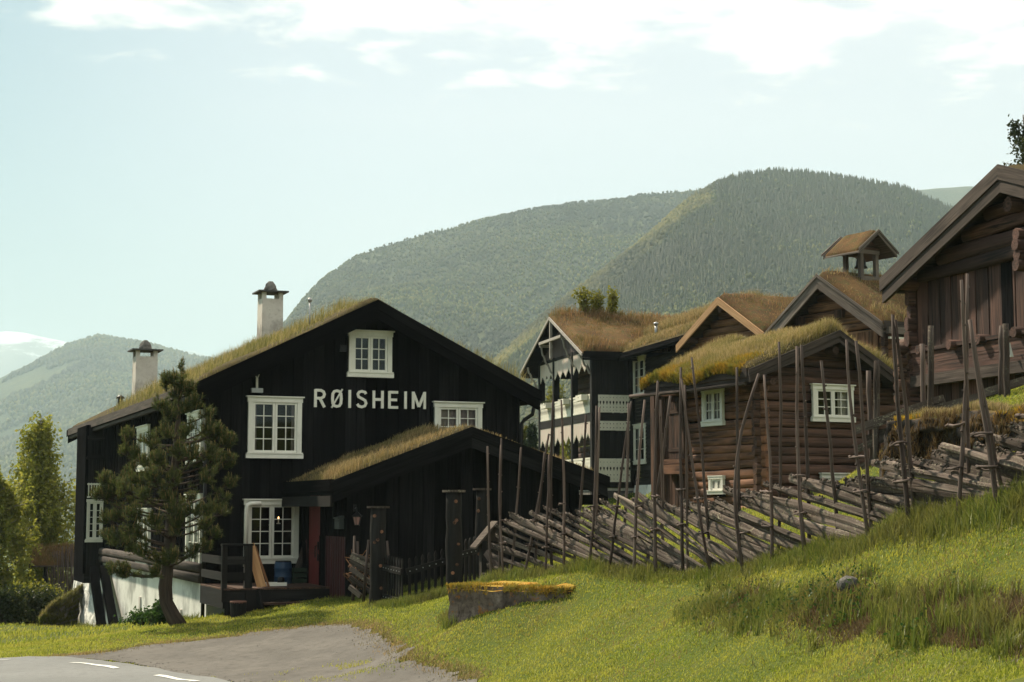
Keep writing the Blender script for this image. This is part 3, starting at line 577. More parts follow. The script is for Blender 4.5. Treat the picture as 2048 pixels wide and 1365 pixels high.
def window(root, x0, x1, z0, z1, y=0.0, rot=0.0, sashes=2, cols=2, rows=4, white=None, curt=None, cap=True, casing=.115, name='window', deep=.5, pos=None, label=None, glow=False, muntin=.022):
    """casing, sashes and glazing bars > pane, room, curtain; local x to the right, z up, y into the room"""
    w, h = x1 - x0, z1 - z0; wm = white or WHITE; mb = MB(); c = casing; capH = .15 if cap else .10; sill = .13 if cap else .10
    mb.box(0, c, -.055, .03, sill, h - capH); mb.box(w - c, w, -.055, .03, sill, h - capH)
    mb.box(-.02, w + .02, -.062, .03, h - capH, h - .03); mb.box(-.055 if cap else -.02, w + .055 if cap else w + .02, -.105 if cap else -.075, .03, h - .03, h)
    mb.box(-.045, w + .045, -.075, .03, .0, sill - .02); mb.box(-.03, w + .03, -.095, .03, sill - .02, sill + .012)
    ox0, ox1, oz0, oz1 = c, w - c, sill + .012, h - capH; sw = (ox1 - ox0) / sashes; fr = .055
    mb2 = []
    for k in range(sashes):
        a, b = ox0 + k * sw + .004, ox0 + (k + 1) * sw - .004
        mb.box(a, a + fr, -.028, .02, oz0, oz1); mb.box(b - fr, b, -.028, .02, oz0, oz1); mb.box(a + fr, b - fr, -.028, .02, oz0, oz0 + fr); mb.box(a + fr, b - fr, -.028, .02, oz1 - fr, oz1)
        ga, gb, gc, gd = a + fr, b - fr, oz0 + fr, oz1 - fr; mb2.append((ga, gb, gc, gd))
        for i in range(1, cols): xx = ga + (gb - ga) * i / cols; mb.box(xx - muntin / 2, xx + muntin / 2, -.012, .006, gc, gd)
        for j in range(1, rows): zz = gc + (gd - gc) * j / rows; mb.box(ga, gb, -.0122, .0058, zz - muntin / 2, zz + muntin / 2)
    loc = pos if pos is not None else (x0, y, z0)
    o = mb.build(name, wm, root, loc, rot)
    if label: o['label'] = label
    g = MB()
    for ga, gb, gc, gd in mb2: g.add([(ga, -.002, gc), (gb, -.002, gc), (gb, -.002, gd), (ga, -.002, gd)], [(0, 1, 2, 3)])
    g.build('pane', GLASS, o)
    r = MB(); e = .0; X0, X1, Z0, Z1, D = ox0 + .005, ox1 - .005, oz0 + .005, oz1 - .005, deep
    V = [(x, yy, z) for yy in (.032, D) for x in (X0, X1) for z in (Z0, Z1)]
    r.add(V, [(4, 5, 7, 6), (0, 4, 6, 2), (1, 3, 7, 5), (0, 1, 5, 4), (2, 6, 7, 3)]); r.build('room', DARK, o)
    if curt:
        cm = MB(); m = curt.get('mat', CURT)
        for (a, b, zt, zb) in curt['spans']:
            n = 14; A = X0 + (X1 - X0) * a; B = X0 + (X1 - X0) * b; ZT = Z0 + (Z1 - Z0) * zt; ZB = Z0 + (Z1 - Z0) * zb; V = []
            for i in range(n + 1):
                xx = A + (B - A) * i / n; yy = .09 + .022 * math.sin(i * 2.1 + a * 9); V += [(xx, yy, ZB), (xx, yy + .006, ZT)]
            cm.add(V, [(2 * i, 2 * i + 2, 2 * i + 3, 2 * i + 1) for i in range(n)], sm=True)
        cm.build('curtain', m, o)
    return o
def hole(x0, x1, z0, z1, c=.06): return (x0 + c, x1 - c, z0 + c, z1 - c)
def vboards(mb, x0, x1, y, zb, zt, w=.27, holes=(), th=.03, alt=.020, back=True, gap=.014, mi=0, jag=0.0):
    """standing boards up to the line zt(x), cut round the openings"""
    xs = [x0]; 
    while xs[-1] < x1 - w * .6: xs.append(min(x1, xs[-1] + w * random.uniform(.85, 1.15)))
    xs[-1] = x1
    k = 0
    for a, b in zip(xs[:-1], xs[1:]):
        k += 1; yo = y - (alt if k % 2 else 0) - random.uniform(0, .004); rnd = random.random()
        cuts = sorted(set([a + gap / 2, b - gap / 2] + [t for h in holes for t in h[:2] if a + gap / 2 < t < b - gap / 2]))
        for c, e in zip(cuts[:-1], cuts[1:]):
            if e - c < .004: continue
            mid = (c + e) / 2; iv = [(zb - random.uniform(0, jag), None)]; hs = sorted([h for h in holes if h[0] < mid < h[1]], key=lambda h: h[2]); segs = []; lo = iv[0][0]
            for h in hs: segs.append((lo, h[2])); lo = h[3]
            segs.append((lo, None))
            for s0, s1 in segs:
                if s1 is None:
                    ta, tb = zt(c), zt(e)
                    if ta - s0 < .01 and tb - s0 < .01: continue
                    mb.prism([(c, yo, s0), (e, yo, s0), (e, yo, max(tb, s0 + .005)), (c, yo, max(ta, s0 + .005))], (0, th, 0), mi, ax=(0, 0, 1), rnd=rnd)
                elif s1 - s0 > .01: mb.prism([(c, yo, s0), (e, yo, s0), (e, yo, s1), (c, yo, s1)], (0, th, 0), mi, ax=(0, 0, 1), rnd=rnd)
    if back:   # sheathing behind the boards, cut the same way
        cuts = sorted(set([x0, x1] + [t for h in holes for t in h[:2] if x0 < t < x1] + [x0 + (x1 - x0) * i / 12 for i in range(1, 12)]))
        for c, e in zip(cuts[:-1], cuts[1:]):
            mid = (c + e) / 2; lo = zb
            for h in sorted([h for h in holes if h[0] < mid < h[1]], key=lambda h: h[2]):
                mb.prism([(c, y + th + .002, lo), (e, y + th + .002, lo), (e, y + th + .002, h[2]), (c, y + th + .002, h[2])], (0, .04, 0), mi, ax=(0, 0, 1), rnd=.1); lo = h[3]
            mb.prism([(c, y + th + .002, lo), (e, y + th + .002, lo), (e, y + th + .002, max(zt(e), lo + .01)), (c, y + th + .002, max(zt(c), lo + .01))], (0, .04, 0), mi, ax=(0, 0, 1), rnd=.1)
def logs(mb, x0, x1, y, z0, z1, h=.24, holes=(), lim=None, over=(0.0, 0.0), mi=0, vertical=False, thick=.62, jit=.08):
    """a wall of round logs along x with its openings left out"""
    z = z0 + h / 2; k = 0
    while z < z1:
        hh = h * random.uniform(.82, 1.18); r = hh * .515; a, b = x0 - over[0] * random.uniform(.7, 1.2), x1 + over[1] * random.uniform(.7, 1.2)
        if lim: la, lb = lim(z + r * .4); a, b = max(a, la), min(b, lb)
        segs = [(a, b)]
        for hx0, hx1, hz0, hz1 in holes:
            if hz0 - r * .15 < z < hz1 + r * .15:
                segs = [q for (p, s_) in segs for q in ((p, min(s_, hx0)), (max(p, hx1), s_)) if q[1] - q[0] > .04]
        rn = random.random() * .8 + random.choice((0, .2)); tilt = random.uniform(-.03, .03) * (1 if k else 0); ph = random.random() * 9
        for p, s_ in segs:
            if s_ - p < .05: continue
            n = max(2, int((s_ - p) / .45)); pts = []; rad = []
            for i in range(n + 1):
                t = p + (s_ - p) * i / n; u = (t - x0) / max(.1, x1 - x0) - .5
                pts.append((t, y + .012 * math.sin(t * 1.3 + ph), z + tilt * u + .012 * math.sin(t * .9 + ph * 2))); rad.append(r * (1 + .05 * math.sin(t * .7 + ph)))
            mb.tube(pts, rad, 12, mi, True, jit, thick, rn, .72)
        z += hh; k += 1
    return z
def rect_wall(mb, x0, x1, y0, y1, z0, z1, mi=0): mb.box(x0, x1, y0, y1, z0, z1, mi)

# ================================================================ the black main house
FA = Fr((at(411, 1168, 40).x, 40, -.17), 21.66)
def main_house():
    f = FA; root = thing('black_house', 'long black timber house with white windows and RØISHEIM in white letters on its gable', 'house', f.o, f.deg)
    ov = .55; Wd = 8.1; Ln = 24.0
    xm, zm = f.fy(755, 603, -ov); xl, zl = f.fy(388, 772, -ov); xr, zr = f.fy(1078, 786, -ov); xm = 4.07
    zs = f.fy(411, 1168)[1]
    rf, top = turf_roof(root, xl, zl, xm, zm, xr, zr, -ov, Ln + .4, .12, .17, BLACK, TURF, G_ROOF, .24, 42000, BLACK, .46, .25, .06, True, .03, lambda x, y: ((x < xm + .6) | (y < 1.5)) & (y < 14.8 - 1.5 * rng.random(len(x))), 1, .012, True, BARGED)
    def zt(x): return (zl + (zm - zl) * (x - xl) / (xm - xl) if x < xm else zm + (zr - zm) * (x - xm) / (xr - xm)) - .19
    wins = []
    for p, q, rows, kw in (((496, 792), (601, 918), 4, {'curt': {'mat': CURTP, 'spans': [(.02, .10, 1, 0), (.45, .55, 1, 0), (.9, .98, 1, 0)]}}), ((697, 660), (782, 757), 3, {}), ((868, 803), (962, 905), 4, {'curt': {'mat': CURTP, 'spans': [(.0, 1., 1, 0)]}}), ((489, 998), (595, 1127), 4, {'deep': 1.2})):
        x0, z1 = f.fy(*p); x1, z0 = f.fy(*q); z1 = z1 if q[0] != 601 else z1; wins.append((x0, x1, z0, z1, rows, kw))
    H = [hole(*w[:4]) for w in wins]
    mb = MB(); vboards(mb, 0, Wd, 0, zs, zt, .27, H)
    mb.box(.0, Wd, .08, .12, zs - .02, zs + .16)
    # side walls and back
    side = [(.35, 2.25, 1.15, 3.05), (8.0, 9.9, 1.0, 2.7), (8.4, 10.4, 3.78, 5.12), (.5, 2.3, 3.8, 5.1)]; sideh = [hole(*s) for s in side]
    e = MB(); vboards(e, 0, Ln, 0, zs, lambda y: zt(0) - .02, .27, [(s[0], s[1], s[2], s[3]) for s in [hole(*w) for w in side]])
    wl = e.mesh('left_wall_boards', BLACK)
    lw = ob('side_wall', wl, root, (0, 0, 0)); lw.rotation_euler = (0, 0, R(90)); lw.scale = (1, -1, 1)
    mb.box(Wd - .06, Wd, .12, Ln, zs, zt(Wd) - .02); mb.prism([(0, Ln, zs), (Wd, Ln, zs), (Wd, Ln, zt(Wd)), (xm, Ln, zm - .2), (0, Ln, zt(0))], (0, -.06, 0), ax=(0, 0, 1))
    mb.box(-.02, .06, -.035, .10, zs, zt(0) - .05); mb.box(Wd - .06, Wd + .02, -.035, .10, zs, zt(Wd) - .05)
    mb.build('wall', BLACK, root)
    for (x0, x1, z0, z1, rows, kw) in wins: window(root, x0, x1, z0, z1, -.035, rows=rows, **kw)
    # lamps burning behind the ground floor window
    for (y0, y1, z0, z1) in side: window(root, y0, y1, z0, z1, 0, rot=R(-90), pos=(-.035, y1, z0), rows=3, curt={'spans': [(.0, .3, 1, 0), (.7, 1, 1, 0)]})
    sg = MB()
    for k in range(2): sg.tube([(-.05, .05 + 4 * i, zs + .12 + .24 * k) for i in range(5)] + [(-.05, 17.5, zs + .12 + .24 * k)], .125, 10, jit=.05, flat=.6)
    sg.build('sill_log', BARGED, root)
    # stone cellar
    fd = MB(); fd.box(.03, Wd - .03, .03, .35, -1.2, zs - .02); fd.box(.03, .36, .35, Ln - .02, -3.0, zs - .02); fd.box(Wd - .35, Wd - .03, .35, Ln, -3.0, zs - .02)
    fo = fd.build('foundation', WCONC, root)
    # rough battered stone corner at the far end
    import bmesh
    bm = bmesh.new(); bmesh.ops.create_grid(bm, x_segments=26, y_segments=26, size=.5)
    for v in bm.verts:
        t = v.co.x + .5; h = v.co.y + .5; y = 17.0 + 7.6 * t; z = -2.6 + (zs - .35 + 2.6) * h
        nn = noise.noise((y * 1.6, z * 2.2, 3)) * .10 + noise.noise((y * 4, z * 5, 7)) * .05
        v.co = Vector((-.02 - .42 * (1 - h) - nn, y, z))
    me = bpy.data.meshes.new('stone_wall'); bm.to_mesh(me); bm.free(); me.materials.append(WSTONE)
    ob('rough_stone_wall', me, root)
    bb = MB(); bb.prism([(-.42, 24.6, -2.6), (.4, 24.6, -2.6), (.4, 24.6, zs - .02), (-.02, 24.6, zs - .3)], (0, -.3, 0)); bb.build('stone_end', WSTONE, root)
    # small cellar slits
    sl = MB()
    for yy in (9.6, 3.1): sl.box(-.02, .035, yy, yy + .22, -.9, .1)
    sl.build('cellar_opening', CHIM, root)
    # boarded projection on the side wall with a white latticed window and grey panels
    by0, by1, bx = 17.7, 20.4, -.62
    b = MB(); b2 = MB(); zT = zt(0) - .12; z0b = .18
    vboards(b, bx, 0, by0, .5, lambda x: 1.55, .08, (), .03, .01); vboards(b, bx + .10, 0, by0 + .02, 3.55, lambda x: 4.35, .07, (), .03, .01)
    b2.box(bx, bx + .03, by0 + .04, by1, z0b, zT); b.box(bx, -.01, by1 - .03, by1, z0b, zT); b.box(bx, -.01, by0 + .05, by0 + .08, 1.5, zT); b.box(bx + .03, -.01, by0 + .09, by1 - .04, z0b + .1, z0b + .14)
    b2.box(bx - .03, bx + .06, by0 - .02, by0 + .05, .5, zT); b.box(-.08, .0, by0 - .02, by0 + .05, .5, zT)
    b.prism([(bx, by0 - .01, z0b), (0, by0 - .01, z0b), (0, by0 - .01, .52), (bx, by0 - .01, .52)], (0, .04, 0))
    bay = b.build('projecting_bay', BLACK2, root); b2.build('bay_side', BLACK, root)
    window(root, bx + .05, -.03, 1.55, 3.0, by0 - .005, sashes=2, cols=1, rows=5, cap=False, casing=.05, deep=.3, curt={'spans': [(0, 1, 1, 0)]})
    l = MB()
    for i in range(6): l.box(bx + .08 + i * .09, bx + .115 + i * .09, by0 - .02, by0 + .0, 3.05, 3.55)
    l.box(bx + .05, -.02, by0 - .025, by0 + .0, 3.05, 3.1); l.box(bx + .05, -.02, by0 - .025, by0 + .0, 3.48, 3.54); l.build('lattice', WHITE, root)
    window(root, bx + .04, -.03, 4.35, 5.15, by0 - .005, sashes=1, cols=3, rows=1, cap=False, casing=.05, deep=.3, white=BLACK2)
    for px0, py0, px1, py1 in ((186, 1150, 207, 1256), (207, 1150, 234, 1264)):
        a = f.fx(px0, py0, bx + .1 if px0 < 200 else -.15); c = f.fx(px1, py1, -.5 if px0 < 200 else -.35); s = MB()
        s.beam((bx + .1 if px0 < 200 else -.15, a[0], a[1] + .2), (-.5 if px0 < 200 else -.35, c[0], c[1] - .3), .26, .26); s.build('brace', BLACK, root)
    # log ends at the far corner
    lg = MB()
    z = zs
    while z < zt(0) - .2: lg.tube([(-.16, Ln - .15, z + .12), (.2, Ln - .15, z + .12)], .13, 10); z += .27
    lg.build('log_end', BLACK2, root)
    # lettering
    letters(f, root)
    # chimneys on the roof
    for cx, cy, pxw, base_py, top_py, px in ((4.05, 10.9, .66, 668, 600, 548), (1.1, 16.6, .72, 805, 715, 272)):
        P = f.w(cx, cy, 0); zb = top(np.array([cx]), np.array([cy]))[0] - .3; d = ray(px, top_py); z1 = CZ + d.z * (P.y / d.y) - f.o.z; w = pxw / 2
        c = MB(); c.prism([(cx - w * 1.04, cy - w, zb), (cx + w * 1.04, cy - w, zb), (cx + w, cy - w, z1), (cx - w, cy - w, z1)], (0, 2 * w, 0))
        ch = c.build('chimney', CHIM, rf)
        l = MB(); t = .13
        for sx in (-1, 1):
            for sy in (-1, 1): l.box(cx + sx * w - (t if sx > 0 else 0), cx + sx * w + (0 if sx > 0 else t), cy + sy * w - (t if sy > 0 else 0), cy + sy * w + (0 if sy > 0 else t), z1, z1 + .20)
        l.box(cx - w * 1.45, cx + w * 1.45, cy - w * 1.45, cy + w * 1.45, z1 + .20, z1 + .245, 1)
        V = []; n = 9
        for k in range(5):
            for j in range(n):
                a = 6.283 * j / n; r_ = (.22, .21, .19, .15, .07)[k] * (1 + .25 * noise.noise((k * 1.3, math.cos(a) * 2, math.sin(a) * 2 + cx))); V.append((cx + r_ * math.cos(a), cy + r_ * math.sin(a), z1 + .24 + k * .085))
        l.add(V, [(k * n + j, k * n + (j + 1) % n, (k + 1) * n + (j + 1) % n, (k + 1) * n + j) for k in range(4) for j in range(n)] + [tuple(range(4 * n, 5 * n))], mi=2)
        l.build('chimney_cap', [CHIM, SLATE, STONE], rf)
    for px, py0, py1, cx, cy, mt in ((246, 790, 815, .45, 17.6, 0), (692, 596, 615, 2.9, 1.6, 1)):
        P = f.w(cx, cy, 0); zb = top(np.array([cx]), np.array([cy]))[0] - .2; d = ray(px, py0); z1 = CZ + d.z * (P.y / d.y) - f.o.z
        c = MB()
        if mt == 0: c.lathe(cx, cy, [(.09, zb), (.09, z1 - .18), (.09, z1 - .14)], 12); c.lathe(cx, cy, [(.15, z1 - .13), (.13, z1 - .07), (.01, z1)], 12)
        else: c.lathe(cx, cy, [(.02, zb), (.02, z1 - .1)], 8); c.lathe(cx, cy, [(.03, z1 - .12), (.06, z1 - .08), (.06, z1 - .03), (.02, z1)], 12)
        c.build('stovepipe' if mt == 0 else 'roof_vent', IRON if mt == 0 else TIN, rf)
    # small gable fittings
    g = MB(); x, z = f.fy(512, 784); g.box(x - .14, x + .14, -.16, -.03, z - .03, z + .08); g.beam((x, -.09, z + .06), (x, -.09, z + .32), .05, .05, mi=1); g.beam((x, -.09, z + .3), (x - .05, -.09, z + .44), .02, .02, mi=1); g.beam((x, -.09, z + .3), (x + .06, -.09, z + .44), .02, .02, mi=1)
    g.build('aerial', [TIN, WHITE], root)
    for px, py in ((684, 697), (436, 775)): g = MB(); x, z = f.fy(px, py); g.box(x - .08, x + .08, -.14, -.03, z - .09, z + .07); g.build('wall_box', IRON, root)
    # pipes
    g = MB(); g.tube([(-.07, -.07, zt(0) - .1), (-.07, -.07, -.3)], .045, 10); g.lathe(-.07, -.07, [(.06, .45), (.06, .6)], 10); g.build('drainpipe', IRON, root)
    x, z = f.fy(1073, 812, -.3); g = MB(); g.tube([(x - .05, -.25, z), (x - .07, -.2, z - .22), (x - .24, -.05, z - .36), (Wd + .07, -.04, z - .46), (Wd + .07, -.04, .2)], .05, 10); g.build('drainpipe', IRON, root)
    x0, z1 = f.fy(493, 1007, -.25); x1, _ = f.fy(522, 1007, -.25); x0b, zb_ = f.fy(493, 1092, -.25)
    g = MB(); g.tube([(x1, -.25, z1), (x0 + .1, -.25, z1 - .01), (x0 + .03, -.25, z1 - .05), (x0, -.25, z1 - .14), (x0b - .02, -.25, zb_ - .5)], .055, 10, 0); g.build('white_pipe', WHITE, root)
    # gutter along the front right eave is a plain log; carved board under the left bargeboard
    return root
GL = {  # outlines in a unit cell, strokes as (points, closed) drawn with thickness
    'R': [[(.1, 0), (.1, 1)], [(.1, .94), (.42, .94), (.58, .86), (.63, .72), (.58, .58), (.42, .5), (.1, .5)], [(.36, .5), (.64, .0)]],
    'O': [[(.36, .94), (.2, .90), (.11, .76), (.09, .5), (.11, .24), (.2, .10), (.36, .06), (.52, .10), (.61, .24), (.63, .5), (.61, .76), (.52, .90), (.36, .94)], [(.04, -.02), (.70, 1.04)]],
    'I': [[(.1, 0), (.1, 1)]],
    'S': [[(.60, .80), (.54, .9), (.36, .945), (.2, .9), (.12, .78), (.16, .63), (.36, .53), (.55, .43), (.61, .27), (.54, .12), (.36, .055), (.18, .10), (.09, .22)]],
    'H': [[(.1, 0), (.1, 1)], [(.62, 0), (.62, 1)], [(.1, .5), (.62, .5)]],
    'E': [[(.1, 0), (.1, 1)], [(.1, .935), (.58, .935)], [(.1, .5), (.52, .5)], [(.1, .065), (.58, .065)]],
    'M': [[(.1, 0), (.1, 1)], [(.78, 0), (.78, 1)], [(.1, .97), (.44, .12)], [(.78, .97), (.44, .12)]]}
def letters(f, root):
    spec = [('R', 627), ('O', 659.5), ('I', 693.5), ('S', 710.5), ('H', 743.5), ('E', 774.5), ('I', 805.5), ('M', 822)]
    ends = {0: 650, 1: 685.5, 2: 702, 3: 733, 4: 765.5, 5: 797, 6: 813, 7: 850}
    for i, (ch, px) in enumerate(spec):
        xa, zt = f.fy(px, 779 + (px - 627) * .026); xb, zb = f.fy(ends[i], 815.5 + (px - 627) * .018); H = zt - zb; pts = [p for s in GL[ch] for p in s]
        t = .058; mnx, mxx = min(p[0] for p in pts) - t * 1.35, max(p[0] for p in pts) + t * 1.35; th = t * H * 1.25
        sx = (xb - xa) / (mxx - mnx) if ch != 'I' else (xb - xa) / .17
        mb = MB()
        for k, s in enumerate(GL[ch]):
            V = []; n = len(s); pp = [Vector((xa + (p[0] - mnx) * sx if ch != 'I' else (xa + xb) / 2, 0, zb + H * (.0 + p[1]))) for p in s]; cl = (pp[0] - pp[-1]).length < 1e-6
            y0 = -.085 - .002 * k; y1 = -.05
            for j in range(n):
                a = pp[j - 1] if j else (pp[-2] if cl else None); b = pp[j + 1] if j < n - 1 else (pp[1] if cl else None)
                t1 = (pp[j] - a).normalized() if a is not None else None; t2 = (b - pp[j]).normalized() if b is not None else None
                tt = ((t1 or t2) + (t2 or t1)).normalized(); nn = Vector((-tt.z, 0, tt.x)); w = th * .92 if ch == 'O' and k == 1 else th * 1.05
                if ch == 'O' and k == 1: w *= .6
                for sg in (-1, 1):
                    q = pp[j] + nn * (sg * w); V += [(q.x, y0, q.z), (q.x, y1, q.z)]
            Fc = []
            for j in range(n - 1):
                o = 4 * j; q = 4 * (j + 1); Fc += [(o, o + 2, q + 2, q), (o + 1, q + 1, q + 3, o + 3), (o, q, q + 1, o + 1), (o + 2, o + 3, q + 3, q + 2)]
            if not cl: Fc += [(0, 1, 3, 2), (4 * n - 4, 4 * n - 2, 4 * n - 1, 4 * n - 3)]
            mb.add(V, Fc, rnd=.5)
        mb.build('sign_letter', WHITE, root)
main_house()

# ================================================================ black annex in front of it
FN = Fr(FA.w(2.33, -4.1, .55), 21.66)
def annex():
    f = FN; root = thing('annex', 'low black shed with a grassy gable roof in front of the lettered house', 'shed', f.o, f.deg)
    ov = .5; Wd = 5.66; Dp = 4.0
    xm, zm = f.fy(942, 857, -ov); xr, zr = f.fy(1213, 957, -ov); xl, zl = f.fy(664, 966, -ov)
    rf, top = turf_roof(root, xl, zl, xm, zm, xr, zr, -ov, Dp - .02, .11, .09, BLACK, TURF, G_DRY, .14, 15000, BLACK, .44, .24, .06, False, .06, None, 2)
    def zt(x): return (zl + (zm - zl) * (x - xl) / (xm - xl) if x < xm else zm + (zr - zm) * (x - xm) / (xr - xm)) - .18
    mb = MB(); vboards(mb, 0, Wd, 0, -.1, zt, .29); mb.box(-.02, .06, -.03, .06, -.1, zt(0) - .03)
    mb.box(Wd - .05, Wd, .08, Dp, -.5, zt(Wd) - .03); mb.build('wall', BLACK, root)
    # left side: black and dark red standing boards, a red door between
    e = MB(); T = zt(0) - .02; y0d, y1d = 2.32, 3.3
    vboards(e, .05, 1.75, 0, .05, lambda y: 1.5, .105, (), .03, .014); vboards(e, .05, y0d, 0, 1.5, lambda y: T, .105, (), .03, .014, mi=1); vboards(e, 1.75, y0d, 0, .05, lambda y: 1.5, .105, (), .03, .014, mi=1); vboards(e, y1d, Dp, 0, .05, lambda y: T, .105, (), .03, .014, mi=1)
    lw = ob('side_wall', e.mesh('side_boards', [REDW, BLACK]), root); lw.rotation_euler = (0, 0, R(90)); lw.scale = (1, -1, 1)
    dr = MB(); d0, d1 = .06, T - .1
    for i in range(9): a = y0d + .06 + i * .096; dr.box(.01, .045, a, a + .086, d0, d1 if i else d1)
    dr.box(.0, .06, y0d, y0d + .06, d0 - .05, d1 + .06); dr.box(.0, .06, y1d - .06, y1d, d0 - .05, d1 + .06); dr.box(-.015, .01, y0d + .07, y1d - .07, d0 + 1.0, d0 + 1.1)
    dd = dr.build('door', REDD, root)
    h = MB(); h.tube([(-.02, y0d + .14, 1.25), (-.07, y0d + .14, 1.25), (-.075, y0d + .14, 1.12), (-.07, y0d + .14, .98)], .014, 6); h.box(-.02, .012, y0d + .11, y0d + .17, .9, 1.35); h.build('handle', IRON, dd)
    # post carrying the eave, fascia and lean pipe
    g = MB(); a = f.fx(655, 1000, -.1); g.tube([(-.28, .7, zt(0) - .02), (-.1, .25, zt(0) - .2), (-.05, .1, zt(0) - .24)], .03, 8); g.build('drainpipe', IRON, root)
    fs = MB(); fs.box(xl - .02, xl + .05, -.45, Dp, zl - .52, zl - .28); fs.build('fascia', BLACK2, root)
    en = MB(); en.box(Wd + .02, Wd + .85, .2, .5, zr - .62, zr - .38); en.beam((Wd - .02, .3, zr - .6), (Wd + .8, .3, zr - .5), .1, .1); en.build('beam_end', BLACK, root)
    return root
annex()
# ================================================================ balcony house
_p = at(1187, 965, 68); FB = Fr((_p.x, 68, 2.75), -75.6)
def balcony_house():
    f = FB; root = thing('balcony_house', 'three storey dark house with white fretwork balconies and a turf roof behind the black shed', 'house', f.o, f.deg)
    B0 = -f.o.z; yb = 1.78; xL = -8.3
    xm, zm = f.fy(1105, 632, -.65); xl, zl = f.fy(1042, 745, -.65); xr, zr = f.fy(1165, 706, -.65); xm = (xl + xr) / 2
    DB = BLACK2; bw = paint('grey_white_paint', (.33, .295, .265), .7, .3)
    rf, top = turf_roof(root, xl, zl, xm, zm, xr, zr, -.65, 7.5, .12, .22, BLACK, TURFR, G_RED, .22, 19000, bw, .13, .0, .05, False, .05, lambda x, y: x > xm - .8, 3, .02)
    ye = 1.05; ym = 3.9
    # roof of the long range behind: ridge along the facade
    mb = MB(); zE = zr + .02; zR = zm - .75; x0, x1 = .3, 8.2
    mb.prism([(x0, ye, zE - .06), (x0, ym, zR - .06), (x0, ym, zR - .2), (x0, ye, zE - .2)], (x1 - x0, 0, 0), ax=(1, 0, 0)); mb.prism([(x0 - 3, ym, zR - .06), (x0 - 3, ym + 4.2, zE - .06), (x0 - 3, ym + 4.2, zE - .2), (x0 - 3, ym, zR - .2)], (x1 - x0 + 3, 0, 0), ax=(1, 0, 0))
    r2 = mb.build('roof', BLACK, root)
    nx, ny = 90, 44; xs = np.linspace(-2.6, x1, nx); ys = np.linspace(ye, ym + 2.0, ny); X, Y = np.meshgrid(xs, ys)
    def top2(x, y):
        e = np.clip(np.minimum((y - ye) / .3, (x1 - x) / .3), 0, 1) ** .6
        return np.where(y < ym, zE + (zR - zE) * (y - ye) / (ym - ye), zR - (zR - zE) * (y - ym) / 4.2) - .06 + .2 * (.4 + .6 * e) + fbm(x, y, 88, 4, 1.6) * .05 * e
    Z = top2(X, Y); V = np.stack([X, Y, Z], -1).reshape(-1, 3); i = (np.arange(ny - 1)[:, None] * nx + np.arange(nx - 1)[None]).reshape(-1, 1)
    ob('turf', np_mesh('turf', V, None, i + [[0, 1, nx + 1, nx]], [TURF], smooth=True), r2)
    n = 16000; x = rng.uniform(-2, x1, n); y = rng.uniform(ye + .05, ym + 1.2, n); fy = fbm(x, y, 12, 3, 1.2); inl = x < .6
    zz = top2(x, y); keep = (~inl) | (zz > top(np.minimum(x, xr - .05), y) - .02); x, y, zz, fy = x[keep], y[keep], zz[keep], fy[keep]
    blades('roof_grass', np.stack([x, y, zz - .02], 1), .20 + .30 * (y > ym - 1.4), .02, G_DRY, r2, .45)
    m2 = MB(); m2.beam((.5, ye - .03, zE - .16), (x1, ye - .03, zE - .16), .08, .26); m2.tube([(.6, ye - .14, zE - .22), (x1, ye - .14, zE - .22)], .06, 8); m2.build('eave_log', BLACK, r2)
    # facade walls (dark logs), gable panel
    zf1, zr1, zv0, zv1, zr2a, zr2b, zt0, zt1 = [v + 2.6 - 2.75 + .15 - .0 + B0 * 0 + (0) for v in (3.59, 4.57, 5.73, 6.12, 6.47, 7.2, 8.72, 9.1)]
    zf1, zr1, zv0, zv1, zr2a, zr2b, zt0, zt1 = [v - f.o.z for v in (3.59, 4.57, 5.73, 6.12, 6.47, 7.2, 8.72, 9.08)]
    wx = lambda px: f.fy(px, 800, yb)[0]
    w1 = (wx(1268), wx(1291)); wz1 = (f.fy(1280, 795, yb)[1], f.fy(1280, 713, yb)[1]); wz2 = (f.fy(1280, 929, yb)[1], f.fy(1280, 848, yb)[1])
    H = [hole(w1[0], w1[1], *wz1), hole(w1[0], w1[1], *wz2)]
    doors = [(-2.2, -1.2, zr2a - .4, zr2a + 1.75), (-2.0, -1.1, zf1 + .1, zf1 + 2.1)]
    mb = MB(); 
    hb = .15; z = zf1 - .1
    def boards(x0, x1, zz0, zz1):   # lying panel boards
        z = zz0; k = 0
        while z < zz1 - .02:
            b = min(zz1, z + hb); iv = [(x0, x1)]
            for h in H:
                if h[2] < (z + b) / 2 < h[3]: iv = [q for (p, s_) in iv for q in ((p, min(s_, h[0])), (max(p, h[1]), s_)) if q[1] - q[0] > .02]
            for p, s_ in iv: mb.prism([(p, yb - .012, z), (p, yb + .012, b - .012), (p, yb + .05, b - .012), (p, yb + .05, z)], (s_ - p, 0, 0), ax=(1, 0, 0))
            z = b; k += 1
    boards(.0, 8.0, zf1 - .1, zE - .25)
    mb.box(-.02, 8.0, yb + .3, yb + .34, zf1 - .1, zE - .25); mb.box(7.9, 8.0, yb + .4, 9.2, -.3, zE - .2); mb.prism([(xL, 9.2, 0), (8.0, 9.2, 0), (8.0, 9.2, zE - .2), (xL, 9.2, zE - .2)], (0, .1, 0)); mb.box(-.05, .06, yb - .04, yb + .08, zf1 - .1, zE - .2)
    mb.build('wall', BLACK2, root)
    lm = MB(); logs(lm, xL, 0, yb, zf1 - .1, zt1 + .3, .27); lm.build('log_wall', LOGD, root)
    # panelled upper gable
    def zt(x): return (zl + (zm - zl) * (x - xl) / (xm - xl) if x < xm else zm + (zr - zm) * (x - xm) / (xr - xm)) - .2
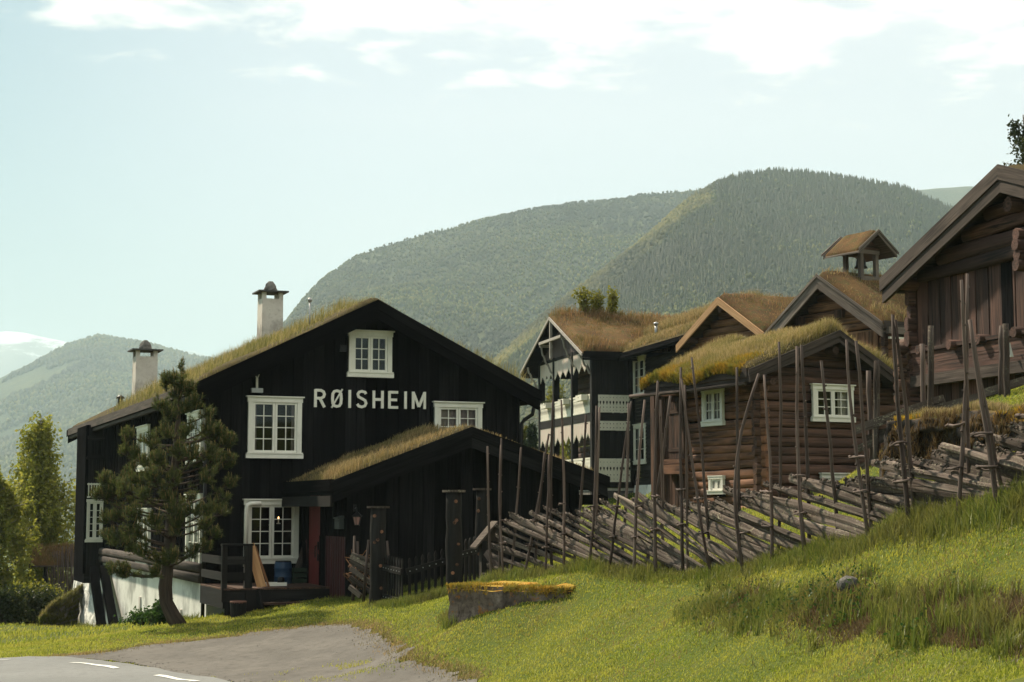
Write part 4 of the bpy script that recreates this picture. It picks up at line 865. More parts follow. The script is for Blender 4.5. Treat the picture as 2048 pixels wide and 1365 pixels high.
    g = MB(); vboards(g, xL, 0, -.02, zt1 + .02, lambda x: zt(x), .12, (), .03, .006); g.build('gable_panel', PLUM, root)
    window(root, w1[0], w1[1], *wz1, yb, rows=4, cols=1, cap=True, casing=.10, curt={'spans': [(0, .2, 1, 0), (.8, 1, 1, 0)]}); window(root, w1[0], w1[1], *wz2, yb, rows=3, cols=1, casing=.10, curt={'spans': [(0, .3, 1, 0), (.8, 1, 1, 0)]})
    for (a, b, c, e) in doors:
        d_ = MB(); d_.box(a - .1, a, yb - .22, yb - .1, c, e); d_.box(b, b + .1, yb - .22, yb - .1, c, e); d_.box(a - .14, b + .14, yb - .23, yb - .1, e, e + .12); o = d_.build('door_frame', CREAM, root)
        p = MB(); p.box(a, b, yb - .17, yb - .12, c, e); p.box(a + .12, b - .12, yb - .19, yb - .165, c + .15, c + .85); p.box(a + .12, b - .12, yb - .19, yb - .165, c + 1.0, e - .12); p.build('door', PLUM, o)
    wv = window(root, -3.9, -3.0, zr2a + .55, zr2b + .95, yb - .17, rows=2, cols=1, cap=False, casing=.08, deep=.25)
    # balcony frame: posts, beams, floors
    pxs = [f.fy(p, 780, .04)[0] for p in (1083, 1111.5, 1148.5, 1187)]; pxs[-1] = -.03
    for i, x in enumerate(pxs):
        p = MB(); wv_ = .15 if i == 3 else .11; p.box(x - wv_ - .03, x + wv_ * .5, -.075, .2, -.25 if i in (0, 3) else zf1, zt1 + .15); p.build('post', DB, root)
    p = MB(); p.box(-.16, .03, yb - .24, yb - .05, zf1 - .1, zE - .2); p.build('post', DB, root)
    for za, zb_ in ((zf1 - .22, zf1), (zv1 + .0, zr2a - .02), (zt1 - .02, zt1 + .12)):
        b = MB(); b.box(xL - .05, .02, -.05, .10, za, zb_); b.box(-.14, .0, .1, yb, za, zb_); b.box(xL, xL + .12, .1, yb, za, zb_); b.build('beam', DB, root)
    for zz in (zf1 - .1, zr2a - .14): b = MB(); b.box(xL + .05, -.05, .1, yb, zz, zz + .08); b.build('balcony_floor', GREYW, root)
    b = MB(); b.box(xL + .1, -.05, .12, yb, zt1, zt1 + .03); b.build('balcony_ceiling', PLUM, root)
    def panel(kind, za, zb_, side):
        m = MB()
        for i in range(len(pxs) - 1):
            if side: continue
            a, c = pxs[i] + .05, pxs[i + 1] - .12; n = max(6, int((c - a) / .095)); st = (c - a) / n
            for k in range(n): m.box(a + k * st + .006, a + (k + 1) * st - .006, -.03, -.005, za, zb_)
            m.box(a, c, -.045, .02, zb_ - .02, zb_ + .05); m.box(a, c, -.04, -.03, za + .02, za + .10); m.box(a, c, -.04, -.03, zb_ - .16, zb_ - .10)
            for k in range(n):
                xx = a + (k + .5) * st; zz = (za + zb_) / 2 + .02
                m.prism([(xx, -.033, zz + .12), (xx + .018, -.033, zz + .03), (xx, -.033, zz - .10), (xx - .018, -.033, zz + .03)], (0, .01, 0), 1)  # dark diamond laid on the board; a cut-out's shade is in its colour
        if side:
            n = 10; st = (yb - .35) / n
            for k in range(n): m.box(.005, .03, .16 + k * st + .002, .16 + (k + 1) * st - .002, za, zb_)
            for k in range(n + 1):
                yy = .16 + k * st; H_ = zb_ - za; yy = min(max(yy, .19), yb - .23)
                def dia(zc, w, h1, h2): m.prism([(.033, yy, zc + h1), (.033, yy + w, zc), (.033, yy, zc - h2), (.033, yy - w, zc)], (-.006, 0, 0), 1)  # dark diamonds on the boards paint the shade seen in cut-outs
                if kind == 'rail':
                    dia(zb_ - .13 * H_ * 1.2, .016, .022, .022)
                    dia(zb_ - .40 * H_, .042, .05, .13)
                    dia(za + .30 * H_, .022, .03, .03); dia(za + .12 * H_, .016, .02, .02)
                elif kind == 'band': dia(za + .7 * H_, .022, .028, .028); dia(za + .28 * H_, .022, .028, .028)
                else: dia((za + zb_) / 2, .024, .03, .03)
        m.build('balustrade_panel' if kind == 'rail' else 'fretwork_band', [CREAM, DARK], root)
    panel('rail', zf1 + .05, zr1, False); panel('rail', zr2a, zr2b, False)
    panel('rail', zf1 + .02, zr1, True); panel('rail', zr2a, zr2b, True); panel('band', zv0, zv1, True); panel('top', zt0 + .14, zt1 - .03, True)
    pass
    for za, zb_ in ((zr1 + .01, zv0 - .01), (zr2b + .01, zt0 + .13)):
        n = 10; dk = MB()
        for k in range(n): st = (yb - .3) / n; dk.box(-.08, -.03 - .006 * (k % 2), .15 + k * st + .004, .15 + (k + 1) * st - .004, za, zb_)
        dk.build('dark_panel', BLACK2, root)
    for zz, nm in ((zt1 - .02, 0), (zv1 + .0, 1)):   # hanging fringe under each beam
        for i in range(3):
            m = MB(); a, c = pxs[i] + .06, pxs[i + 1] - .16; n = 25 if i else 22; st = (c - a) / n
            for k in range(n):
                t = abs(((k / (n - 1)) * 3.0) % 1.0 - .5) * 2; ln = .46 + .30 * t
                x = a + k * st; m.box(x + st * .16, x + st * .84, -.035, -.01, zz - ln, zz, k % 2); m.prism([(x + st * .16, -.035, zz - ln), (x + st * .84, -.035, zz - ln), (x + st / 2, -.035, zz - ln - .08)], (0, .025, 0), 0)
            m.build('fringe', [CREAM, PINK], root)
    # gable truss and brackets
    tr = MB(); yt = -.60
    tr.beam((xm, yt, zm - .15), (xm, yt, zm - 1.75), .11, .11); tr.lathe(xm, yt, [(.03, zm - 1.9), (.08, zm - 1.83), (.06, zm - 1.75)], 8)
    cx = 1.75; zc = zm - 1.02; tr.beam((xm - cx, yt - .02, zc), (xm + cx, yt - .02, zc), .11, .12)
    tr.build('gable_truss', bw, root)
    for sx in (-1, 1):
        for (xx, zt_, ln) in ((xm + sx * cx, zc - .04, 1.15), (xm + sx * 4.15, zt1 + .10, 1.0)):
            k = MB(); k.box(xx - .05, xx + .05, -.62, .0, zt_ - .12, zt_)
            pts = [(xx, -.55 + .5 * t ** 1.5, zt_ - .12 - ln * t + .05 * math.sin(t * 19)) for t in np.linspace(0, 1, 12)]; k.tube(pts, [.045] * 12, 6, 0, False); k.build('bracket', bw, root)
    # ground floor: pale boarded base and white stone plinth
    b = MB(); n = 14
    for k in range(n): b.box(-.09, -.05, .1 + k * .12, .1 + k * .12 + .114, .5, zf1 - .24)
    b.box(xL, -.1, .1, .14, .2, zf1 - .24); b.build('board_skirt', paint('greyish_white_paint', (.52, .49, .42), .7, .35), root)
    b = MB(); b.box(-.12, -.02, .05, yb, -.6, .5); b.box(xL, -.14, .05, .2, -1.6, .5); b.build('concrete_base', STONE, root)
    b = MB(); V = []; nx, nz = 40, 9
    for j in range(nz):
        for i in range(nx):
            x = .02 + 7.8 * i / (nx - 1); z = -1.0 + (zf1 - .12 + 1.0) * j / (nz - 1); V.append((x, yb - .02 - .28 * (1 - j / (nz - 1)) - .12 * noise.noise((x * 1.8, z * 2.5, 1)), z))
    b.add(V, [(j * nx + i, j * nx + i + 1, (j + 1) * nx + i + 1, (j + 1) * nx + i) for j in range(nz - 1) for i in range(nx - 1)], sm=True); b.build('stone_plinth', WSTONE, root)
    px = f.fy(1266, 665, 1)[0]; x = 1.2; y = ye + 1.3; z = float(top2(np.array([x]), np.array([y]))[0]); v = MB(); v.lathe(x, y, [(.06, z - .1), (.06, z + .45)], 10); v.lathe(x, y, [(.11, z + .47), (.10, z + .53), (.02, z + .58)], 10); v.build('vent_pipe', TIN, r2)
    # flower boxes hung on the upper balustrade: things of their own
    for i, (xx, lab) in enumerate(((f.fy(1092, 790, -.2)[0], 'weathered flower box on the upper balcony rail beside the far left post'), (f.fy(1127, 770, -.2)[0], 'weathered flower box in the middle of the upper balcony rail'), (f.fy(1163, 760, -.2)[0], 'weathered flower box on the upper balcony rail nearest the corner post'))):
        P = f.w(xx, -.2, zr2b - .20); t = thing('flower_box', lab, 'flower box', P, f.deg, 'flower boxes on the balcony rail')
        m = MB(); m.box(-.42, .42, -.14, -.11, 0, .24); m.box(-.42, .42, .11, .14, 0, .24); m.box(-.42, -.39, -.11, .11, 0, .24); m.box(.39, .42, -.11, .11, 0, .24); m.box(-.39, .39, -.11, .11, 0, .18); m.build('box', CREAM, t)
        q = rng.uniform(-1, 1, (160, 3)) * [.36, .13, .06] + [0, 0, .22]; leaves('plant', q, .06, LEAFD, t)
    return top, top2, xm
B_TOP = balcony_house()

# ================================================================ log cabin in the middle
_p = at(1525, 1012, 44); FC = Fr((_p.x, 44, 2.55), 26.5)
def cabin():
    f = FC; root = thing('log_cabin', 'brown log cabin with white framed windows and shaggy yellow grass on its roof', 'cabin', f.o, f.deg)
    Wd = 4.55; Dp = 4.8; ov = .55
    xm, zm = f.fy(1670, 663, -ov); xl, zl = f.fy(1497, 742, -ov); xr, zr = f.fy(1822, 775, -ov); xm += .1
    rf, top = turf_roof(root, xl, zl, xm, zm, xr, zr, -ov, Dp + .05, .11, .19, BARGED, TURF, G_CAB, .18, 34000, BARGED, .30, .17, .06, False, .10, None, 4)
    n = 5200; x = xl + .02 - np.abs(rng.normal(0, .06, n)); y = rng.uniform(-.2, Dp + .05, n); z = zl + .02 + rng.uniform(-.12, .10, n) + .1 * np.sin(y * 2.1)
    blades('moss_fringe', np.stack([x, y, z], 1), .16, .02, G_MOSS, rf, .9, wind=(-.5, 0))
    n = 2500; x = xl + rng.uniform(0, .8, n); y = rng.uniform(-.2, Dp, n); blades('moss_patch', np.stack([x, y, top(x, y)], 1), .12, .025, G_MOSS, rf, .7, wind=(-.4, 0))
    zlw = zl - .28
    def lim(z): 
        t = zlw + (z - zlw); 
        a = xl + (z + .22 - zl) / (zm - zl) * (xm - xl); b = xr + (z + .22 - zr) / (zm - zr) * (xm - xr); return a + .02, b - .02
    wa = [*f.fy(1618, 768)], [*f.fy(1700, 846)]; w1 = (wa[0][0], wa[1][0], wa[1][1], wa[0][1])
    wb = [*f.fy(1636, 946)], [*f.fy(1690, 1002)]; w2 = (wb[0][0], wb[1][0], wb[1][1], wb[0][1])
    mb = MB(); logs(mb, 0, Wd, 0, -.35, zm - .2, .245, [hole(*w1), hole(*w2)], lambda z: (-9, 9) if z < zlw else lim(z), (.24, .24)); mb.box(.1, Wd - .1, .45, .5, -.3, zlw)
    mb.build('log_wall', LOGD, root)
    # left wall: measured on its own face
    def L(px0, py0, px1, py1): a = f.fx(px0, py0); b = f.fx(px1, py1); return (b[0], a[0], b[1], a[1])
    s1 = L(1413, 776, 1455, 851); s2 = L(1427, 952, 1456, 989); dr = (3.75, 4.55)
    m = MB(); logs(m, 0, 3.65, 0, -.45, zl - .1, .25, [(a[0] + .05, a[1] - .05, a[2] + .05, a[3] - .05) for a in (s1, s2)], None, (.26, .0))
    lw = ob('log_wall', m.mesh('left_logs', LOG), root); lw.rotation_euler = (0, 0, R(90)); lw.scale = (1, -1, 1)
    for s in (s1, s2): window(root, s[0], s[1], s[2], s[3], rot=R(-90), pos=(-.12, s[1], s[2]), rows=3 if s is s1 else 1, cols=2, casing=.10, cap=s is s1, curt={'spans': [(.0, .32, 1, 0), (.36, .62, 1, 0), (.7, 1, 1, 0)]} if s is s1 else {'spans': [(.2, .5, 1, 0)]})
    window(root, *w1, -.13, rows=3, cols=2, casing=.12, curt={'spans': [(.72, .98, 1, 0), (.55, .62, 1, 0)]}); window(root, *w2, -.13, rows=2, cols=2, casing=.12)
    bk = MB(); bk.box(.10, .14, .3, 3.7, -.4, zl - .12); bk.build('dark_backing', BLACK, root)  # black sheet added behind the logs so the gaps stay dark
    # porch end with standing boards and a plank door
    b = MB(); vboards(b, 3.65, 5.3, .05, -.4, lambda x: zl - .15, .16, (), .03, .012); pw = ob('porch_wall', b.mesh('porch', LOGD), root); pw.rotation_euler = (0, 0, R(90)); pw.scale = (1, -1, 1)
    d_ = MB()
    for i in range(5): d_.box(-.03, .02, 3.85 + i * .15, 3.85 + i * .15 + .14, 1.4, 3.05)
    d_.box(-.05, -.03, 3.85, 4.6, 1.6, 1.72); d_.box(-.05, -.03, 3.85, 4.6, 2.7, 2.82); d_.build('door', LOGD, root)
    p = MB(); p.box(-.16, .06, 3.6, 3.8, -.4, zl - .1); p.box(-.16, .06, 5.2, 5.4, -.4, zl - .1); p.build('post', LOGD, root)
    s = MB(); s.box(-.30, .0, 3.5, 4.7, .95, 1.22); s.box(-.26, .0, 3.55, 4.6, 1.24, 1.38); s.build('log_step', LOG, root)
    e = MB(); e.tube([(xl + .02, -.35, zl - .32), (xl + .0, 2.5, zl - .34), (xl + .03, Dp + .8, zl - .30)], .055, 8, jit=.1); e.build('eave_pole', STAKE, root)
    e = MB(); e.tube([(.05, -.5, zl - .25), (.05, Dp + .3, zl - .25)], .10, 8, jit=.1); e.build('purlin', LOGD, root); e = MB(); e.tube([(xm, -.45, zm - .5), (xm, Dp + .3, zm - .5)], .11, 8, jit=.1); e.build('purlin', LOGD, root)
    b = MB(); b.box(Wd - .1, Wd, .2, Dp, -.3, zr - .2); b.box(0.05, Wd, Dp - .12, Dp, -.3, zl - .2); b.box(.12, .16, .2, Dp - .2, -.4, zl - .2) if False else None; b.build('rear_wall', LOGD, root)
    # stone footing
    st = MB(); st.box(-.06, Wd, -.08, .25, -.9, -.34); st.box(-.08, .25, .26, Dp, -.9, -.44); st.build('stone_footing', STONE, root)
cabin()

# ================================================================ two gabled log houses behind
def gable_house(name, label, f, peak, left, right, ov, Ln, base, logm, bargem, bh, bh2, soil, grass, gl, gn, seed, h=.27, turf=.2):
    root = thing(name, label, 'log house', f.o, f.deg)
    xm, zm = f.fy(*peak, -ov); xl, zl = f.fy(*left, -ov); xr, zr = f.fy(*right, -ov); k = ((zm - zl) / (xm - xl) + (zm - zr) / (xr - xm)) / 2; hw = max(xm - xl, xr - xm); xl, xr = xm - hw, xm + hw; zl = zr = zm - k * hw
    rf, top = turf_roof(root, xl, zl, xm, zm, xr, zr, -ov, Ln, .1, turf, BARGED, soil, grass, gl, gn, bargem, bh, bh2, .06, False, .06, None, seed, .016)
    a, b = xl + .38, xr - .38; zw = zl + .38 * k - .25
    def lim(z): return (xl + (z + .18 - zl) / k + .03, xr - (z + .18 - zr) / k - .03) if z > zw else (-99, 99)
    mb = MB(); logs(mb, a, b, 0, base - f.o.z, zm - .15, h, (), lim, (.22, .22)); mb.build('log_wall', logm, root)
    s = MB(); logs(s, 0, Ln - .3, 0, base - f.o.z + h / 2, zw + .1, h, (), None, (.25, 0))
    for side, x in ((1, b),): 
        w_ = ob('log_wall', s.mesh('side_logs', LOGD), root, (x, 0, 0)); w_.rotation_euler = (0, 0, R(90))
    q = MB(); q.box(a + .05, b - .05, Ln - .4, Ln - .3, base - f.o.z, zw); q.box(a, a + .1, .2, Ln - .3, base - f.o.z, zw); q.build('rear_wall', LOGD, root)
    for zz, xx in ((zm - .42, xm), (zw + .15, a + .25), (zw + .15, b - .25)):
        p = MB(); p.tube([(xx, -ov + .05, zz), (xx, .3, zz)], .12, 8); p.build('purlin_end', LOGD, root)
    return root, rf, top, (xl, zl, xm, zm, xr, zr), (a, b)
_p = at(1437, 660, 58); FD = Fr((_p.x, 58, 4.4), -60)
gable_house('log_house', 'log house gable with fresh yellow bargeboards above the shaggy cabin roof', FD, (1437, 595), (1354, 686), (1521, 664), .5, 7.5, 4.2, LOGO, NEWW, .27, .0, TURFR, G_RED, .13, 5200, 5)
_p = at(1637, 640, 52); FE = Fr((_p.x, 52, 4.6), -60)
rootE, rfE, topE, eE, wE = gable_house('log_house', 'log house with weathered grey bargeboards and a little bell tower on its turf roof', FE, (1637, 551), (1545, 655), (1766, 648), .55, 9.0, 4.4, LOGO, BARGE, .42, .10, TURFR, G_DRY, .14, 9000, 6)
def e_details():
    for px, py in ((1600, 643), (1679, 629)):
        x, z = FE.fy(px, py, -.16); m = MB()
        for i in range(6): m.box(x - .19 + i * .065, x - .145 + i * .065, -.22, -.14, z - .13, z + .13)
        m.box(x - .2, x + .2, -.15, -.12, z - .12, z + .12); m.build('vent_grille', LOGD, rootE)
    x, z = FE.fy(1700, 672, -.15); m = MB(); a, b = FE.fy(1640, 690, -.17)[0], FE.fy(1754, 690, -.17)[0]
    vboards(m, a, b, -.14, 2.0, lambda x: FE.fy(1700, 668, -.17)[1], .16, (), .03, .01); m.build('board_panel', LOGO, rootE)
    m = MB(); xr, zr = eE[4], eE[5]; m.beam((xr + .02, -.4, zr - .2), (xr + .02, 9, zr - .2), .14, .2); m.beam((xr - .02, -.3, zr - .42), (xr - .02, 9, zr - .42), .08, .06, mi=1); m.build('eave_beam', [BARGE, CREAM], rootE)
    # bell tower, standing on the ridge
    P = FE.w(eE[2], 1.2, 0); t0 = FE.loc(P); ft = Fr((P.x, P.y, 0), 33); Yt = P.y
    zb = CZ + ray(1706, 562).z * Yt / ray(1706, 562).y; z1 = CZ + ray(1706, 508).z * Yt / ray(1706, 508).y; zp = CZ + ray(1727, 468).z * Yt / ray(1727, 468).y
    o = FE.o; rel = math.radians(33 + 60)
    holder = MB(); w = .33
    for sx in (-1, 1):
        for sy in (-1, 1): holder.box(sx * w - .065, sx * w + .065, sy * w - .065, sy * w + .065, zb - .25, z1 + .02)
    holder.box(-w - .12, w + .12, -w - .14, -w - .02, zb - .12, zb + .08); holder.box(-w - .14, -w - .02, -w, w, zb - .12, zb + .08); holder.box(w + .02, w + .14, -w, w, zb - .12, zb + .08); holder.box(-w - .1, w + .1, -w - .08, -w + .03, z1 - .06, z1 + .07); holder.box(-w - .1, w + .1, w - .03, w + .08, z1 - .06, z1 + .07)
    loc = (t0.x, t0.y, -o.z); tw = holder.build('bell_tower', BARGE, rootE, loc, rel)
    bl = MB(); bl.lathe(0, 0, [(.03, z1 - .06), (.10, z1 - .10), (.14, z1 - .22), (.17, z1 - .38), (.22, z1 - .46), (.20, z1 - .47)], 16); bl.lathe(0, 0, [(.03, z1 - .62), (.05, z1 - .56), (.02, z1 - .44)], 8); bl.build('bell', IRON, tw)
    hw = .82; rf, tp = turf_roof(tw, -hw, z1 - .02, 0.0, zp, hw, z1 - .02, -.75, .80, .05, .12, BARGE, TURFR, G_RED, .07, 900, BARGE, .13, .07, .04, True, .02, None, 8, .014, False)
    g = MB(); g.prism([(-.55, -w - .02, z1 + .09), (.55, -w - .02, z1 + .09), (0, -w - .02, zp - .2)], (0, .03, 0)); g.prism([(-.55, w - .02, z1 + .09), (.55, w - .02, z1 + .09), (0, w - .02, zp - .2)], (0, .03, 0)); g.build('tower_gable', LOGD, tw)
e_details()

# ================================================================ tall board and log barn on the right
_p = at(1828, 700, 36); FF = Fr((_p.x, 36, 4.1), -73.6)
def barn():
    f = FF; root = thing('barn', 'tall dark brown barn of logs and standing boards cut off by the right edge', 'barn', f.o, f.deg)
    ov = .5; xl, zl = f.fy(1770, 560, -ov); xm, zm = f.fy(2005, 333, -ov); k = (zm - zl) / (xm - xl); xr = 2 * xm - xl; zr = zl
    rf, top = turf_roof(root, xl, zl, xm, zm, xr, zr, -ov, 9.0, .14, .16, BARGED, TURF, G_DRY, .10, 5000, BARGED, .52, .30, .08, False, .0, None, 9)
    Wd = xr - .55; x1 = 2 * xm
    zb0, zb1 = f.fy(1900, 690)[1], f.fy(1900, 705)[1]
    zbm = f.fy(1880, 690)[1]; zl0 = f.fy(1880, 560)[1]
    def lim(z): return (xl + (z + .25 - zl) / k, xr - (z + .25 - zr) / k)
    W2 = 2 * xm - .0
    g = MB(); logs(g, -.05, W2, -.10, zl0, zm - .3, .30, (), lim, (.1, .1)); g.build('log_gable', BARN, root)
    # overhanging boarded gallery
    ztop = zl0 + .04; zlow = f.fy(1880, 695)[1]
    b = MB(); vboards(b, .0, W2, -.02, zlow, lambda x: ztop, .24, (), .035, .014); b.box(-.06, .14, -.10, .06, zlow - .2, ztop); b.build('board_wall', BARN, root)
    dk = MB(); a0 = f.fy(2000, 600, -.08)[0]; a1 = f.fy(2022, 600, -.08)[0]; dk.box(a0, a1, -.045, -.03, zlow + .1, ztop - .03); dk.build('dark_gap', BLACK, root)
    l = MB(); l.beam((-.15, -.10, zlow - .02), (W2, -.10, zlow - .02), .18, .08); l.beam((-.12, -.06, zlow - .20), (W2, -.06, zlow - .20), .16, .24); l.beam((-.12, -.07, zlow - .44), (W2, -.07, zlow - .44), .16, .22); l.build('gallery_beam', BARN, root)
    l = MB(); l.beam((-.3, -.12, zlow - .68), (W2, -.12, zlow - .68), .18, .24); l.build('gallery_beam', BARGED, root)
    for px, py in ((1905, 690), (1963, 680), (2035, 665), (1843, 700)):
        x, z = f.fy(px, py, -.2); e = MB(); e.tube([(x, -.30, z), (x, .2, z)], .105, 12, jit=.1); e.build('beam_end', BARN, root)
    lw = MB(); vboards(lw, .05, W2, .12, -.3, lambda x: zlow - .5, .26, (), .035, .02); lw.box(-.02, .2, .04, .2, -.3, zlow - .4); lw.box(.3, W2, .06, .11, 1.45, 1.58); lw.build('lower_wall', BARN, root)
    # interlocked log ends at the near corner post
    x, z = f.fy(2036, 500, -.35); e = MB()
    for i in range(4): e.tube([(x, -.42 + .03 * (i % 2), z - .30 + i * .20), (x, .1, z - .30 + i * .20)], .12, 8, jit=.12)
    e.build('log_end', BARN, root)
    e = MB()
    for i in range(5): e.tube([(-.34, -.1, zlow - .9 + i * .27), (.15, -.1, zlow - .9 + i * .27)], .13, 9, jit=.12); e.tube([(-.06, -.42, zlow - 1.03 + i * .27), (-.06, .2, zlow - 1.03 + i * .27)], .13, 9, jit=.12)
    e.build('log_end', LOGD, root)
    s = MB(); logs(s, 0, 8.8, 0, -.3, zl - .1, .3, (), None, (.2, 0)); w_ = ob('side_wall', s.mesh('barn_side', BARN), root, (.1, 0, 0)); w_.rotation_euler = (0, 0, R(90)); w_.scale = (1, -1, 1)
    q = MB(); q.box(W2 - .1, W2, .1, 8.9, -.3, zl); q.box(.1, W2, 8.8, 8.9, -.3, zl); q.build('rear_wall', BARN, root)
    x, z = f.fy(2026, 703, -.2); m = MB(); m.beam((x, -.3, z + .16), (x + .1, -.3, z - .12), .07, .02); m.build('pale_board', WHITE, root)
    e = MB(); e.tube([(xm, -ov + .08, zm - .75), (xm, .2, zm - .75)], .15, 10); e.build('purlin_end', BARN, root); e = MB(); e.tube([(.2, -ov + .1, zl - .15), (.2, .2, zl - .15)], .14, 10); e.build('purlin_end', BARN, root)
barn()
# ================================================================ the long leaning-rail fence
FL = [(940, 32.2), (1000, 31), (1125, 29), (1270, 26.5), (1420, 24), (1540, 22), (1610, 21), (1740, 19), (1820, 18), (1915, 17), (2000, 16), (2150, 14.7), (2300, 13.5)]
def fY(px): return float(np.interp(px, [p for p, _ in FL], [y for _, y in FL]))
STK = [  # stakes measured in the photograph: top x, y, foot x, y, row (0 front, 1 back)
 (975, 893, 983, 1085, 1), (1003, 877, 997, 1085, 1), (1001, 890, 1008, 1140, 0), (1043, 895, 1022, 1085, 1), (1098, 868, 1048, 1152, 0), (1090, 905, 1070, 1085, 1), (1098, 910, 1090, 1146, 0), (1105, 800, 1104, 1062, 1), (1122, 800, 1127, 1142, 0), (1172, 830, 1144, 1058, 1), (1193, 812, 1178, 1143, 0), (1199, 815, 1193, 1062, 1),
 (1262, 803, 1217, 1147, 0), (1257, 806, 1240, 1032, 1), (1290, 800, 1268, 1149, 0), (1341, 792, 1288, 1032, 1), (1316, 762, 1311, 1140, 0), (1319, 800, 1325, 1015, 1), (1361, 735, 1366, 1136, 0), (1369, 770, 1374, 1020, 1), (1364, 758, 1423, 1150, 0), (1383, 715, 1420, 1015, 1), (1474, 735, 1482, 1022, 1), (1517, 748, 1487, 1152, 0), (1527, 750, 1543, 1134, 0),
 (1559, 684, 1551, 988, 1), (1595, 693, 1610, 1117, 0), (1603, 690, 1616, 980, 1), (1642, 722, 1676, 985, 1), (1692, 680, 1740, 1064, 0), (1712, 682, 1740, 960, 1), (1784, 630, 1820, 1052, 0), (1790, 640, 1826, 955, 1), (1934, 548, 1914, 1042, 0), (1922, 560, 1938, 985, 1), (1940, 640, 1999, 1015, 0), (1938, 640, 2010, 960, 1), (2062, 560, 2075, 1000, 0), (2075, 570, 2085, 950, 1)]
def rail_fence():
    p0 = at(1000, 1018, 31); root = thing('rail_fence', 'weathered grey fence of slanting split rails between tall thin crossed stakes, running up the grass', 'fence', (p0.x, p0.y, gz(p0.x, p0.y)))
    o = root.location
    for tx, ty, bx, by, row in STK:
        Y = fY(bx) + (.5 if row else -.02); b = at(bx, by, Y); t = at(tx, ty, Y + random.uniform(-.1, .1) + (.15 if row == 0 else -.25)); g = gz(b.x, b.y) - .15; b = Vector((b.x, b.y, g if row else min(b.z, g + .1)))
        n = 7; pts = []; r0 = random.uniform(.021, .028); ben = random.uniform(-.045, .045)
        if tx == 1517: ben = -.22
        for i in range(n + 1):
            s = i / n; q = b.lerp(t, s); q.x += ben * math.sin(math.pi * s) + random.uniform(-.008, .008); pts.append(q - o)
        m = MB(); m.tube(pts, [r0 * (1.12 - .38 * i / n) * random.uniform(.94, 1.06) for i in range(n + 1)], 7, 0, True, .10)
        for k in range(5): s = random.uniform(.2, .95); q = b.lerp(t, s) - o; q.x += ben * math.sin(math.pi * s); a = random.random() * 6.28; m.beam(q, q + Vector((math.cos(a), math.sin(a), .5)) * (r0 * 1.5), .018, .018)
        m.build('stake', STAKE, root)
    # slanting rails
    L = resample([np.array([(px - 1024) / 3317 * y, y]) for px, y in FL], .05); S_ = np.arange(len(L)) * .05
    def P(s): return np.array([np.interp(s, S_, L[:, 0]), np.interp(s, S_, L[:, 1])])
    s = .9; k = 0
    gS = terr(L[:, 0], L[:, 1])
    short = [(.15 + .12 * q, .25 + .16 * q) for q in range(6)]
    while s < S_[-1] - .3 and k < 98:
        ln = random.uniform(4.0, 4.9); top = random.uniform(1.02, 1.2) * float(np.interp(s, [0, 9, 14, 18], [1.0, .95, .72, .66])) + (.12 if random.random() < .2 else 0); e = min(s + ln * .93, S_[-1] + 1.5)
        s_keep = s
        if short: s, top = short.pop(0); ln = 4.6 * top / 1.15; e = s + ln * .93
        za = float(np.interp(s, S_, gS)) + top; zb = float(np.interp(min(e, S_[-1]), S_, gS)) + .02; pa, pb = P(s), P(min(e, S_[-1])); t = (pb - pa) / max(.01, np.linalg.norm(pb - pa)); nn = np.array([-t[1], t[0]])
        off = .24 + random.uniform(-.06, .06); a = Vector((*(pa + nn * off), za)); b = Vector((*(pb + nn * off), zb)) if e <= S_[-1] else Vector((*(pa + t * ln * .93 + nn * off), zb))
        m = MB(); r0 = random.uniform(.032, .058); n = 8; sag = random.uniform(-.05, .05); pts = []
        for i in range(n + 1):
            u = i / n; q = a.lerp(b, u); q.z += sag * math.sin(math.pi * u) + random.uniform(-.012, .012); q.y += random.uniform(-.012, .012); pts.append(q - o)
        split = random.random() < .65; m.tube(pts, [r0 * (1.25 if split else .95) * random.uniform(.85, 1.15) * (1.0 if i else .75) * (1.05 - .25 * i / n) for i in range(n + 1)], 7, 0, False, .26, .42 if split else .85)
        if random.random() < .8:
            for i in range(26):   # lichen and splinters on the weathered end
                u = abs(random.gauss(0, .10)); q = a.lerp(b, u) - o + Vector((random.uniform(-.02, .02), random.uniform(-.04, .02), r0 * random.uniform(.4, 1.0))); dv = Vector((random.uniform(-1, 1), random.uniform(-1, 1), random.uniform(0, 1))) * .026; m.beam(q - dv, q + dv, .022, .016)
        m.build('rail', GREYW, root)
        s = s_keep if short or s < s_keep else s; s += 0 if s == s_keep and s < 1.0 and short else random.uniform(.19, .265); k += 1
    # twisted withes that tie each pair of stakes
    for tx, ty, bx, by, row in STK:
        if row: continue
        Y = fY(bx); b = at(bx, by, Y); t = at(tx, ty, Y); 
        for h in (.42, .86):
            q = b.lerp(t, (h + .1) / 2.5); pts = []; m = MB()
            for i in range(14): a = i / 13 * 9.4; pts.append(Vector((q.x - o.x + .06 * math.cos(a), q.y - o.y + .22 + .30 * math.sin(a), q.z - o.z + .02 * i / 13 + random.uniform(-.015, .015))))
            m.tube(pts, .014, 5); m.build('binding', STAKE, root)
rail_fence()
